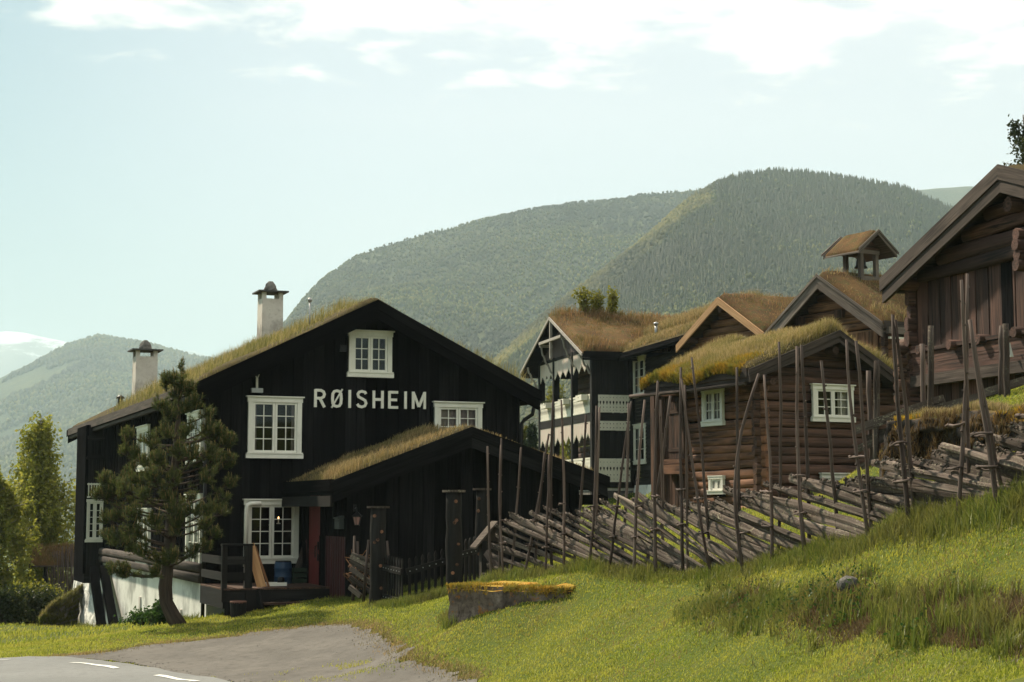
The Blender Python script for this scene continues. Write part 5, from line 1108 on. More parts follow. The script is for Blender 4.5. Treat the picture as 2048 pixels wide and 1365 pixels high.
def plank_fence():
    pts = [(1700, 27.5, 880), (1800, 27.0, 845), (1900, 26.4, 812), (2060, 25.6, 770), (2250, 24.8, 735)]
    q0 = at(1720, 900, 27.3); root = thing('plank_fence', 'sloping fence of grey planks nailed between upright poles above the mossy stone wall', 'fence', (q0.x, q0.y, gz(q0.x, q0.y))); o = root.location
    for tx, ty, bx, by, Y, r in ((1736, 742, 1745, 945, 27.4, .045), (1755, 722, 1751, 945, 27.2, .055), (1845, 688, 1847, 835, 26.9, .045), (1861, 652, 1860, 835, 26.6, .052), (2003, 652, 2003, 790, 25.9, .045), (2012, 648, 2014, 820, 25.6, .052), (2120, 600, 2122, 800, 25.2, .05)):
        a = at(bx, by, Y); b = at(tx, ty, Y); a.z = min(a.z, gz(a.x, a.y) - .1); m = MB(); n = 5; m.tube([a.lerp(b, i / n) - o + Vector((random.uniform(-.01, .01), 0, 0)) for i in range(n + 1)], [r * (1.05 - .12 * i / n) for i in range(n + 1)], 8, jit=.08); m.build('pole', GREYW if r > .05 else STAKE, root)
    for a, b, Y0, Y1, h in (((1706, 862), (1888, 797), 27.3, 26.7, .15), ((1725, 880), (1935, 800), 27.35, 26.5, .09), ((1712, 900), (1780, 872), 27.4, 27.1, .12), ((1722, 935), (1752, 918), 27.4, 27.3, .10), ((1860, 822), (2018, 775), 26.8, 25.95, .12), ((1900, 838), (2060, 790), 26.65, 25.8, .13), ((1960, 790), (2100, 745), 26.2, 25.5, .14), ((1985, 812), (2120, 770), 26.1, 25.4, .16), ((2030, 810), (2140, 780), 25.8, 25.3, .14)):
        m = MB(); m.beam(at(*a, Y0) - o, at(*b, Y1) - o, .045, h, h2=h * .85); m.build('plank', GREYW, root)
plank_fence()

# ================================================================ gate, posts, small fence, concrete block
def log_post(px, top, foot, w, Y, label):
    a = at(px, foot, Y); b = at(px, top, Y); r = w / 2 / 3317 * Y; gzv = gz(a.x, a.y); t = thing('gate_post', label, 'post', (a.x, a.y, gzv), 0, 'thick black gate posts with flat caps'); h = b.z - gzv
    m = MB(); n = 9; m.tube([(random.uniform(-.012, .012), 0, -.15 + (h + .15) * i / n) for i in range(n + 1)], [r * (1.06 - .1 * i / n) * random.uniform(.96, 1.04) for i in range(n + 1)], 14, 0, True, .08)
    for _ in range(6): z = random.uniform(.3, h - .1); aa = random.uniform(-2.6, -.5); m.tube([(math.cos(aa) * r * .7, math.sin(aa) * r * .7, z), (math.cos(aa) * r * 1.12, math.sin(aa) * r * 1.12, z)], [.05, .03], 8, 1)
    m.build('trunk', [BLACK2, LOG], t)
    c = MB(); R_ = r * 1.42; c.tube([(0, 0, h - .01), (0, 0, h + .035)], R_, 16, 0, False, .06); c.build('cap', GREYW, t)
log_post(755, 1016, 1200, 32, 35, 'black gate post with a flat cap nearest the porch steps')
log_post(907, 984, 1190, 33, 33.8, 'black knotty gate post with a flat cap behind the mossy concrete block')
log_post(964, 980, 1160, 27, 35.2, 'black gate post with a flat cap half hidden behind the roofed pillar')
def picket_leaf(label, A, B, Y0, Y1, cat='gate', bb=(1200, 1200), rail=16):
    a = at(A[0], A[1], Y0); b = at(B[0], B[1], Y1); fa = at(A[0], bb[0], Y0); fb = at(B[0], bb[1], Y1); root = thing('picket_gate', label, cat, (fa.x, fa.y, fa.z), 0); o = root.location; d = (fb - fa); n = max(4, int(d.xy.length / .125)); up = Vector((0, 0, 1))
    for i in range(n):
        s = (i + .5) / n; p = fa.lerp(fb, s) - o; t = a.lerp(b, s) - o; m = MB(); h = t.z - p.z; x, y = p.x, p.y; w = .028
        dd = d.xy.normalized()
        def q(u, z): return (x + dd[0] * u, y + dd[1] * u, p.z + z)
        m.prism([q(-w, .03), q(w, .03), q(w, h * .80), (q(w * .7, h * .84)), q(w * 1.25, h * .91), q(w * .7, h * .97), q(0, h), q(-w * .7, h * .97), q(-w * 1.25, h * .91), q(-w * .7, h * .84), q(-w, h * .80)], (dd[1] * .03, -dd[0] * .03, 0), ax=(0, 0, 1)); m.build('picket', BLACK2, root)
    for hh, th in ((.72, .13), (.08, .11)):
        m = MB(); p = fa.lerp(a, hh) - o; q_ = fb.lerp(b, hh) - o; off = Vector((d.xy.normalized()[1], -d.xy.normalized()[0], 0)) * .055; m.beam(p + off, q_ + off, .04, th)
        for i in range(n): m.beam(p.lerp(q_, (i + .5) / n) + off * 1.35, p.lerp(q_, (i + .5) / n) + off * 1.55, .02, .02, mi=1)
        m.build('rail', [BLACK2, TIN], root)
picket_leaf('black picket gate leaf beside the porch side post, swung towards the viewer', (766, 1108), (808, 1118), 35, 34.0, bb=(1198, 1212))
picket_leaf('black picket gate leaf joining the knotty post behind the concrete block', (812, 1118), (890, 1096), 34.0, 34.2, bb=(1212, 1192))
picket_leaf('short black picket gate leaf left of the roofed pillar', (918, 1082), (952, 1072), 34.1, 34.3, bb=(1182, 1176))
def roofed_pillar():
    c = at(985, 1170, 32.6); g = gz(c.x, c.y); root = thing('roofed_pillar', 'dark wooden gate pillar with a little pitched plank roof behind the concrete block', 'pillar', (c.x, c.y, g), 12); k = 32.6 / 3317
    h = at(985, 1046, 32.6).z - g; w = 24 * k; he = at(985, 1085, 32.6).z - g
    m = MB(); m.box(-w, w, -.16, .16, -.1, he - .02); m.prism([(-w, -.15, he), (w, -.15, he), (0.05, -.15, h - .04)], (0, .3, 0)); m.build('body', DSTONE, root)
    for x in (-w - .02, -w * .30, w - .06): b = MB(); b.box(x, x + .10, -.21, -.165, -.05, he + .03); b.build('corner_board', BLACK2, root)
    r = MB(); r.prism([(-w * 1.62, -.3, he - .12), (.04, -.3, h), (.04, -.3, h + .035), (-w * 1.66, -.3, he - .085)], (0, .62, 0), ax=(0, 1, 0)); r.build('roof_board', GREYW, root); r = MB(); r.prism([(.045, -.3, h), (w * 1.25, -.3, he + .1), (w * 1.3, -.3, he + .135), (.045, -.3, h + .035)], (0, .62, 0), ax=(0, 1, 0)); r.build('roof_board', BLACK2, root)
    q = at(1015, 1165, 31.6); d = MB(); a = at(972, 1105, 32.0); d.beam(Vector(root.matrix_basis.inverted() @ a), Vector(root.matrix_basis.inverted() @ q), .05, .13); d.build('prop', STAKE, root)
roofed_pillar()
def small_fence():
    a = at(705, 1190, 35.8); root = thing('wattle_fence', 'short fence of split rails on two upright sticks beside the porch wall', 'fence', (a.x, a.y, gz(a.x, a.y))); o = root.location
    for tx, ty, bx, by, Y in ((709, 1072, 706, 1192, 35.8), (737, 1080, 727, 1195, 35.5), (715, 1083, 716, 1170, 36.2), (774, 1082, 777, 1120, 35.8)): m = MB(); p = at(bx, by, Y); q = at(tx, ty, Y); m.tube([p - o - Vector((0, 0, .1)), p.lerp(q, .5) - o, q - o], [.035, .03, .025], 7, jit=.1); m.build('stake', STAKE, root)
    for i, (x0, y0, x1, y1) in enumerate(((702, 1113, 740, 1132), (701, 1122, 740, 1147), (701, 1137, 741, 1166), (700, 1155, 741, 1184), (699, 1174, 722, 1193), (704, 1110, 738, 1122))): m = MB(); m.beam(at(x0, y0, 35.75) - o, at(x1, y1, 35.55) - o, .06, .10); m.build('rail', GREYW, root)
    b = thing('twig_heap', 'reddish heap of dry twigs behind the short split-rail fence', 'twigs', at(722, 1150, 36.2)); m = MB()
    for i in range(90): p = Vector((random.gauss(0, .16), random.gauss(0, .12), random.uniform(-.2, .42))); dv = Vector((random.gauss(0, 1), random.gauss(0, 1), random.gauss(0, .7))).normalized() * random.uniform(.08, .2); m.beam(p - dv, p + dv, .014, .014)
    m.build('twig_pile', LOGO, b)
small_fence()
def concrete_block():
    import bmesh
    a = at(893, 1170, 28.2); b = at(1135, 1172, 26.9); g = gz(*at(905, 1250, 27.8).xy); root = thing('concrete_block', 'old concrete loading block topped with orange moss on the lawn edge', 'block', (a.x, a.y, g)); ang = math.atan2(b.y - a.y, b.x - a.x); L_ = (b - a).length; top = a.z - g
    bm = bmesh.new(); bmesh.ops.create_cube(bm, size=1)
    for v in bm.verts: v.co = Vector(((v.co.x + .5) * L_, (v.co.y + .5) * 1.5, (v.co.z + .5) * (top + .5) - .5))
    bmesh.ops.bevel(bm, geom=list(bm.edges), offset=.06, segments=2, affect='EDGES')
    bmesh.ops.subdivide_edges(bm, edges=list(bm.edges), cuts=7, use_grid_fill=True)
    bm.normal_update()
    for v in bm.verts: p = v.co; n = noise.noise(p * 1.6) * .085 + noise.noise(p * 5.0) * .045 + noise.noise(p * 13) * .012; v.co = p + v.normal * n
    me = bpy.data.meshes.new('block'); bm.to_mesh(me); bm.free(); me.materials.append(CONC); ob('body', me, root, (0, 0, 0), ang)
    n = 5200; x = rng.uniform(.02, L_, n); y = .04 + np.abs(rng.normal(0, .5, n)); y = np.where(y > 1.45, rng.uniform(.05, 1.4, n), y); f = fbm(x, y, 5, 3, 4.0); k = f > -.1; zz = np.full(n, top - .03); sp = rng.random(n) < .16; y = np.where(sp, rng.uniform(-.05, .01, n), y); zz = np.where(sp, top - np.abs(rng.normal(0, .07, n)), zz); P = np.stack([x[k], y[k], zz[k]], 1)
    mm = blades('moss', P, .07, .022, G_MOSS, root, .9); mm.rotation_euler = (0, 0, ang)
concrete_block()
def mossy_wall():
    A = [(1762, 24.6, 838, 985), (1850, 23.8, 832, 960), (1930, 22.9, 826, 945), (2048, 21.6, 820, 935), (2250, 20, 800, 900), (2400, 19, 790, 880)]
    p0 = at(1800, 960, 24.2); root = thing('stone_wall', 'mossy boulder retaining wall on the right below the tall barn', 'stone wall', (p0.x, p0.y, gz(p0.x, p0.y))); o = root.location
    nu, nv = 150, 34; V = []; px = np.linspace(1748, 2400, nu)
    for j in range(nv):
        t = j / (nv - 1)
        for i in range(nu):
            Y = float(np.interp(px[i], [a[0] for a in A], [a[1] for a in A])); top = float(np.interp(px[i], [a[0] for a in A], [a[2] for a in A])); bot = float(np.interp(px[i], [a[0] for a in A], [a[3] for a in A])) + 25
            h = min(1, t / .7); py = bot + (top - bot) * h; back = max(0, (t - .7) / .3); q = at(px[i], py, Y + .0); edge = min(1.0, i / 9) ; g0 = gz(q.x, q.y) - .3; q.z = g0 + max(.05, q.z - g0) * (.06 + .94 * min(1, i / 7) ** .6)
            c = Vector((q.x * 1.5, q.z * 2.2, Y * 1.5)); n = noise.cell(c * 1.25) * .26 + noise.noise(c * 1.7) * .18 + noise.noise(c * 5) * .11 + noise.noise(c * 11) * .05
            k = min(1, 4 * h * (1 - h) + .4)
            V.append((q.x * (1 + (back * 2.8 + .35 * h) / Y) + .10 * noise.noise(c * 2.3) - o.x, Y + .35 * h - n * k * (1 - back) + back * 2.8 - o.y, q.z - o.z + noise.noise(Vector((q.x * 2.1, Y, 5))) * .10 * h + back * .12))
    Q = [(j * nu + i, j * nu + i + 1, (j + 1) * nu + i + 1, (j + 1) * nu + i) for j in range(nv - 1) for i in range(nu - 1)]
    ob('boulders', np_mesh('boulders', V, None, Q, [DSTONE], smooth=True), root)
    V = np.array(V).reshape(nv, nu, 3); n = 22000; i = rng.integers(0, nu - 1, n); j = np.clip(rng.normal(.79 * nv, .09 * nv, n).astype(int), int(.58 * nv), nv - 2); a = rng.random((n, 1)); b = rng.random((n, 1)); P = (V[j, i] * (1 - a) + V[j, i + 1] * a) * (1 - b) + (V[j + 1, i] * (1 - a) + V[j + 1, i + 1] * a) * b
    f1 = fbm(P[:, 0] * 1.0, P[:, 1] + P[:, 2], 31, 3, 2.2); k = (f1 > .2) & (rng.random(n) < .8) & (i > 10); blades('moss', P[k], .085, .02, G_MOSS, root, .8, wind=(0, -.5)); k = (f1 < .15) & (j > .68 * nv) & (i > 6); blades('wall_grass', P[k], .15, .012, G_DRY, root, .6); n = 9000; i = rng.integers(3, nu - 1, n); j = rng.integers(int(.2 * nv), int(.72 * nv), n); P = V[j, i]; f1 = fbm(P[:, 0] * 1.3, P[:, 1] + P[:, 2] * 1.6, 37, 3, 2.0); k = f1 > .12; blades('hanging_grass', P[k], .13, .014, G_BROWN, root, .8, wind=(0, -.9)); k = f1 < -.38; blades('dark_moss', P[k], .07, .02, G_MOSS, root, .8, wind=(0, -.6))
mossy_wall()

# ================================================================ porch and what stands on it
BULB, _nt = mat('lit_bulb'); _d = ND(_nt); _d.out(_d.n('ShaderNodeEmission', iColor=(1, .55, .2, 1), iStrength=2.5).outputs[0])
def porch():
    f = FA; zt_ = f.fy(520, 1176, -2.6)[1]; yf = -2.75; x0, x1 = f.fy(447, 1176, yf)[0], f.fy(684, 1176, yf)[0]
    P = f.w(x0, yf, 0); g = gz(P.x, P.y); root = thing('porch_deck', 'low black wooden porch with one step in front of the ground floor window', 'porch', (P.x, P.y, g), f.deg); dz = f.o.z - g; z = zt_ + dz; w = x1 - x0; D = -yf - .06
    m = MB(); n = int(w / .13)
    for i in range(n): m.box(i * w / n + .004, (i + 1) * w / n - .004, -.04, D, z - .035, z)
    m.build('floor', LOGD, root)
    m = MB(); m.box(0, w, .0, .05, z - .30, z - .04); m.box(0, .05, .05, D, z - .45, z - .04); m.build('edge_board', BLACK2, root)
    xs = f.fy(492, 1176, yf)[0] - x0; m = MB(); m.box(xs - .02, xs + .55, -.06, -.02, -.35, z - .04); m.box(.05, xs, .06, .10, -.2, z - .3); m.build('side_panel', BLACK2, root)
    sx0, sx1 = f.fy(528, 1200, yf - .4)[0] - x0, f.fy(682, 1200, yf - .4)[0] - x0; m = MB(); m.box(sx0, sx1, -.42, -.07, z - .36, z - .31); m.build('step', LOGD, root); m = MB(); m.beam((sx0 - .08, -.04, z - .05), (sx0 + .02, -.44, -.2), .05, .2); m.beam((sx1 + .08, -.02, z - .05), (sx1 + .0, -.46, -.2), .05, .2); m.build('step_stringer', BLACK2, root)
    m = MB(); m.prism([(sx1 + .10, -.1, -.1), (sx1 + .36, -.1, -.1), (sx1 + .30, -.1, z - .05), (sx1 + .06, -.1, z - .02)], (0, .12, 0)); m.build('pale_stone', WCONC, root)
    xr = f.fy(505, 1130, yf)[0] - x0; zr = f.fy(500, 1092, yf)[1] + dz; m = MB(); m.box(xr - .17, xr, .0, .16, z - .3, zr); m.box(-.04, .08, .0, .12, z - .3, zr); m.box(-.05, xr + .02, -.02, .16, zr, zr + .045); m.build('railing_post', BLACK2, root)
    for zz in (zr - .42, zr - .78): m = MB(); m.box(-.02, xr - .16, .02, .06, zz, zz + .18); m.build('railing_board', BLACK2, root)
    for zz in (zr - .42, zr - .78): m = MB(); m.box(.0, .04, .12, 2.6, zz, zz + .18); m.build('railing_board', BLACK2, root)
    def wp(px, py, y): x, zz = f.fy(px, py, y); return f.w(x, y, zt_)
    # things on the porch
    for i, (px, y, ln, ls, wd, mt, lab) in enumerate(((511, -2.3, .98, .20, .20, NEWW, 'wide yellow board leaning on the porch railing, leftmost of the leaning boards'), (519, -2.25, .96, .22, .05, NEWW, 'narrow yellow batten leaning on the porch railing'), (526, -2.2, .92, .25, .045, LOGO, 'narrow brown batten leaning rightmost by the porch railing'))):
        q = wp(px, 1170, y); t = thing('leaning_board', lab, 'board', q, f.deg, 'boards leaning on the porch railing'); m = MB(); m.beam((.14, 0, 0), (-ls + .08, .1, ln), wd, .025, up=(0, 1, 0)); m.build('plank', mt, t)
    q = wp(590, 1160, -.45); t = thing('leaning_board', 'grey slanting plank leaning under the white ground floor window', 'board', q, f.deg); m = MB(); m.beam((-.05, 0, 0), (.30, .3, .82), .14, .03, up=(0, 1, 0)); m.build('plank', GREYW, t)
    q = wp(566, 1160, -.7); t = thing('blue_barrel', 'dark blue barrel under the white ground floor window', 'barrel', q, f.deg); m = MB(); m.lathe(0, 0, [(.20, 0), (.215, .02), (.21, .14), (.222, .16), (.21, .18), (.21, .34), (.222, .36), (.21, .38), (.20, .5), (.18, .52)], 20); m.build('body', plain('blue_plastic', (.015, .045, .10), .5), t); m = MB(); m.lathe(0, 0, [(.19, .51), (.19, .54), (.02, .545)], 20); m.build('lid', IRON, t)
    q = wp(600, 1160, -.55); t = thing('green_crate', 'dark green crate standing beside the blue barrel', 'crate', q, f.deg); m = MB(); gp = plain('green_plastic', (.018, .035, .018), .6)
    for zz in (0, .13, .26): m.box(-.2, .2, -.14, -.12, zz + .01, zz + .10); m.box(-.2, .2, .12, .14, zz + .01, zz + .10); m.box(-.2, -.18, -.12, .12, zz + .01, zz + .10); m.box(.18, .2, -.12, .12, zz + .01, zz + .10)
    for sx in (-1, 1):
        for sy in (-1, 1): m.box(sx * .205 - .02, sx * .205 + .02, sy * .145 - .02, sy * .145 + .02, 0, .37)
    m.build('body', gp, t)
    q = wp(548, 1167, -2.0); t = thing('white_tray', 'flat white tray lying on the porch floor', 'tray', q, f.deg); m = MB(); m.box(-.27, .27, -.15, .15, .01, .05); m.box(-.27, .27, -.15, -.12, .05, .09); m.box(-.27, .27, .12, .15, .05, .09); m.build('body', WHITE, t)
    q = wp(562, 1161, -1.9); t = thing('small_pot', 'small dark pot on the white tray', 'pot', q + Vector((0, 0, .05)), f.deg); m = MB(); m.lathe(0, 0, [(.06, 0), (.085, .03), (.09, .1), (.07, .15), (.03, .16)], 14); m.build('body', IRON, t)
    for i, (px, py, lab) in enumerate(((541, 1040, 'left small lit candle bulb glowing behind the ground floor window'), (557, 1037, 'right small lit candle bulb glowing behind the ground floor window'))):
        x, zz = f.fy(px, py, .35); t = thing('candle_lamp', lab, 'lamp', f.w(x, .35, zz - .12), f.deg, 'lit candle bulbs behind the window'); m = MB(); m.lathe(0, 0, [(.05, -.02), (.05, .0), (.014, .01), (.014, .10)], 8); m.build('holder', WHITE, t); m = MB(); m.lathe(0, 0, [(.012, .10), (.022, .125), (.012, .15), (.003, .165)], 8); m.build('bulb', BULB, t)
    # ladder-back chair
    q = wp(640, 1160, -.75); t = thing('ladderback_chair', 'dark ladder-back chair against the red door', 'chair', q, f.deg + 25)
    for sx in (-1, 1):
        m = MB(); m.tube([(sx * .21, .2, 0), (sx * .21, .2, .42), (sx * .215, .26, .98)], [.022, .022, .018], 8); m.lathe(sx * .215, .26, [(.02, .97), (.03, 1.0), (.012, 1.05)], 8); m.build('back_leg', REDW, t); m = MB(); m.tube([(sx * .22, -.2, 0), (sx * .22, -.2, .44)], .022, 8); m.build('front_leg', REDW, t)
    for zz in (.55, .70, .86): m = MB(); m.prism([(-.2, .24, zz), (.2, .24, zz), (.2, .24, zz + .07), (0, .24, zz + .10), (-.2, .24, zz + .07)], (0, .02, 0)); m.build('slat', REDW, t)
    m = MB(); m.box(-.24, .24, -.22, .22, .42, .45); m.build('seat', LOGD, t); m = MB()
    for zz in (.15, .28): m.beam((-.21, -.2, zz), (.21, -.2, zz), .025, .025); m.beam((-.21, .2, zz), (.21, .2, zz), .025, .025); m.beam((-.215, -.2, zz + .03), (-.215, .2, zz + .03), .025, .025); m.beam((.215, -.2, zz + .03), (.215, .2, zz + .03), .025, .025)
    m.build('stretcher', REDW, t)
    # barrel planter on the grass
    q = at(476, 1236, 37.2); g = gz(q.x, q.y); t = thing('tub', 'small dark wooden tub with a rusty rim on the grass left of the porch step', 'tub', (q.x, q.y, g)); m = MB(); r = 15 * 37.2 / 3317; h = at(476, 1203, 37.2).z - g
    for i in range(14): a = i / 14 * 6.283; m.beam((math.cos(a) * r * .84, math.sin(a) * r * .84, -.05), (math.cos(a) * r, math.sin(a) * r, h - .02), r * .44, .03, up=(math.cos(a), math.sin(a), 0))
    m.lathe(0, 0, [(r * .8, .05), (r * .92, h - .10), (.01, h - .09)], 16); m.build('body', BLACK2, t); m = MB(); m.lathe(0, 0, [(r * 1.0, h - .05), (r * 1.09, h - .045), (r * 1.11, h + .005), (r * .98, h + .01), (r * .95, h - .04)], 20); m.build('rim', plain('rust', (.14, .06, .04), .8), t)
    # on the annex walls
    y, z = FN.fx(676, 1047, -.1); P = FN.w(-.1, y, z - .13); t = thing('mailbox', 'flat grey mailbox on the dark red boards beside the red door', 'mailbox', P, FN.deg - 90); m = MB(); m.box(-.19, .19, -.03, .085, .0, .24); m.prism([(-.2, .09, .24), (-.2, -.06, .23), (-.2, -.06, .255), (-.2, .09, .30)], (.4, 0, 0)); m.box(-.13, .13, -.036, -.028, .17, .19, 1); m.build('body', [plain('grey_green_metal', (.05, .055, .052), .6), IRON], t)
    x, z = FN.fy(714, 1040, -.2); P = FN.w(x, -.2, z); t = thing('wall_lantern', 'black wall lantern with pinkish glass beside the annex corner', 'lantern', P, FN.deg); m = MB(); m.tube([(0, .17, .25), (0, .05, .28), (0, 0, .22), (0, 0, .16)], .012, 6); m.lathe(0, 0, [(.02, .18), (.05, .15), (.12, .09), (.125, .075), (.02, .07)], 6, 0, False); m.lathe(0, 0, [(.06, -.13), (.065, -.11), (.02, -.105)], 6, 0, False)
    for i in range(6): a = i / 6 * 6.283; m.beam((math.cos(a) * .06, math.sin(a) * .06, -.12), (math.cos(a) * .105, math.sin(a) * .105, .08), .01, .01)
    m.box(-.04, .04, .155, .165, .18, .34); m.build('frame', IRON, t); m = MB(); m.lathe(0, 0, [(.05, -.11), (.09, .06)], 6, 0, False); m.build('shade', plain('pink_glass', (.30, .17, .16), .2), t)
porch()
# ================================================================ trees
def pine():
    Y = 37.4; b = at(350, 1247, Y); g = gz(b.x, b.y); root = thing('pine_tree', 'dense dark pine with a bent trunk growing at the corner of the black house', 'tree', (b.x, b.y, g)); o = root.location
    def W_(px, py, dy=0.0): p = at(px, py, Y + dy); return p - o
    axis = [W_(362, 1249), W_(345, 1232), W_(333, 1205), W_(330, 1175), W_(334, 1140), W_(340, 1080), W_(346, 1000), W_(352, 900), W_(358, 820), W_(363, 760), W_(363, 732)]; axis[0].z = -.12
    m = MB(); m.tube(axis, [.19, .165, .155, .15, .14, .125, .10, .075, .05, .03, .012], 12, 0, True, .12); m.build('trunk', BARK, root)
    CL = [(366, 768, 12), (331, 760, 11), (348, 756, 10), (381, 778, 13), (290, 828, 13), (323, 811, 15), (342, 828, 17), (377, 818, 17), (416, 828, 14), (394, 806, 15), (258, 870, 15), (250, 904, 15), (274, 908, 15), (310, 883, 17), (339, 866, 18), (381, 866, 19), (419, 857, 16), (436, 862, 13), (455, 885, 13), (461, 918, 14), (429, 908, 18), (400, 915, 18), (365, 908, 19), (329, 921, 18), (290, 960, 16), (271, 941, 15), (210, 960, 14), (194, 989, 14), (232, 975, 16), (323, 957, 19), (355, 960, 19), (387, 947, 19), (426, 957, 18), (461, 967, 14),
        (213, 992, 15), (261, 980, 18), (304, 990, 19), (350, 995, 19), (395, 982, 19), (456, 996, 14), (432, 1017, 16), (213, 1036, 15), (243, 1035, 17), (289, 1029, 19), (328, 1041, 19), (371, 1050, 18), (419, 1050, 17), (440, 1068, 13), (213, 1070, 14), (243, 1080, 17), (267, 1096, 17), (304, 1102, 18), (328, 1118, 16), (359, 1111, 16), (395, 1102, 16), (419, 1093, 13), (222, 1138, 14), (249, 1140, 15), (319, 1142, 13), (285, 1065, 17), (400, 1020, 17), (365, 1020, 17), (300, 925, 12), (350, 790, 12)]
    ax_ = lambda py: float(np.interp(py, [732, 760, 820, 900, 1000, 1080, 1175], [363, 363, 358, 352, 346, 340, 330]))
    k = Y / 3317; tips = []; br = MB(); rr = random.Random(11); T_ = []
    for (cx, cy, r_) in CL:
        if rr.random() < .10: continue
        hw = float(np.interp(cy, [730, 800, 900, 1000, 1100, 1150], [8, 40, 95, 125, 105, 70])); dxx = abs(cx - ax_(cy)); mx = max(.05, (max(0, hw * hw - dxx * dxx)) ** .5 * k)
        T_.append((cx, cy, r_, -mx * rr.uniform(.35, .95))); 
        if rr.random() < .32: T_.append((cx + rr.uniform(-8, 8), cy + rr.uniform(-10, 10), r_, mx * rr.uniform(.2, .9)))
    for (cx, cy, r_, dy) in T_:
        e = W_(cx, cy, 0); e.y += dy; rad = math.hypot((cx - ax_(cy)) * k, dy); ay = min(1150, cy + rad / k * rr.uniform(.22, .45)); a = W_(ax_(ay), ay); mid = a.lerp(e, .6) + Vector((0, 0, -rad * .16)); n = 7
        if cy < 742: a = W_(363, 760)
        pts = [(a * (1 - t) ** 2 + mid * (2 * t * (1 - t)) + e * t * t) for t in np.linspace(0, 1, n)]; br.tube(pts, [max(.006, (.012 + .018 * min(1, rad)) * (1 - .75 * i / n)) for i in range(n)], 5)
        R_ = r_ * k * 1.05; nt = int(6 + r_ * .85)
        for _ in range(nt):
            d = Vector((rr.gauss(0, 1), rr.gauss(0, 1), rr.gauss(.25, .8))).normalized(); q2 = e + d * (R_ * rr.uniform(.45, 1.1)); q2.z += R_ * .15; p = e.lerp(pts[-3], rr.random() * .7); br.tube([p, p.lerp(q2, .6) - Vector((0, 0, .02)), q2], [.009, .007, .004], 4); tips.append((q2, (d * .8 + Vector((0, 0, .75))).normalized()))
        for t in (.55, .75):
            p = a * (1 - t) ** 2 + mid * (2 * t * (1 - t)) + e * t * t
            for _ in range(2): d = Vector((rr.gauss(0, 1), rr.gauss(0, 1), rr.gauss(.4, .5))).normalized(); tips.append((p + d * .12, d))
    for (cx, c0, c1) in ((364, 722, 764), (349, 746, 778), (332, 754, 784), (382, 766, 792), (437, 848, 872), (256, 858, 880), (461, 868, 890), (212, 946, 968)):
        for i in range(12):
            u = i / 11; th = rr.random() * 6.28; p = W_(cx, c0 + (c1 - c0) * u); d = Vector((math.cos(th), math.sin(th), 1.0 - .3 * u)).normalized(); tips.append((p + d * (.02 + .11 * u), d))
        br.tube([W_(cx, c1), W_(cx, c0)], [.014, .005], 5)
    br.build('branch', BARK, root)
    # needle tufts
    T = np.array([t[0][:] for t in tips]); D = np.array([t[1][:] for t in tips]); NN = 64; n = len(T)
    P = np.repeat(T, NN, 0); d = np.repeat(D, NN, 0); s = rng.uniform(-.16, .05, n * NN)[:, None]; base = P + d * s
    r = rng.normal(0, 1, (n * NN, 3)); r -= d * (r * d).sum(1)[:, None]; r /= np.linalg.norm(r, axis=1)[:, None] + 1e-6
    out = d * .62 + r * .75 + np.array([0, 0, .12]); out /= np.linalg.norm(out, axis=1)[:, None]; ln = rng.uniform(.06, .115, n * NN)[:, None]; sd = np.cross(out, rng.normal(0, 1, out.shape)); sd /= np.linalg.norm(sd, axis=1)[:, None]
    V = np.stack([base - sd * .0042, base + sd * .0042, base + out * ln], 1).reshape(-1, 3); me = np_mesh('needles', V, np.arange(len(V)).reshape(-1, 3), None, [PINE], {'rnd': np.repeat(np.clip(np.repeat(rng.random(n), NN) * .7 + rng.random(n * NN) * .3, 0, 1), 3), 'hgt': np.tile([0, 0, 1.], n * NN)})
    ob('crown', me, root, kind='stuff')
    c = MB()
    for p, d in tips:
        if random.random() < .55: q = (d * .4 + Vector((0, 0, 1))).normalized(); c.tube([p - q * .02, p + q * random.uniform(.06, .14)], [.014, .005], 5)
    me = c.mesh('candles', CANDLE); a = me.attributes.new('hgt', 'FLOAT', 'POINT'); ob('candles', me, root, kind='stuff')
pine()
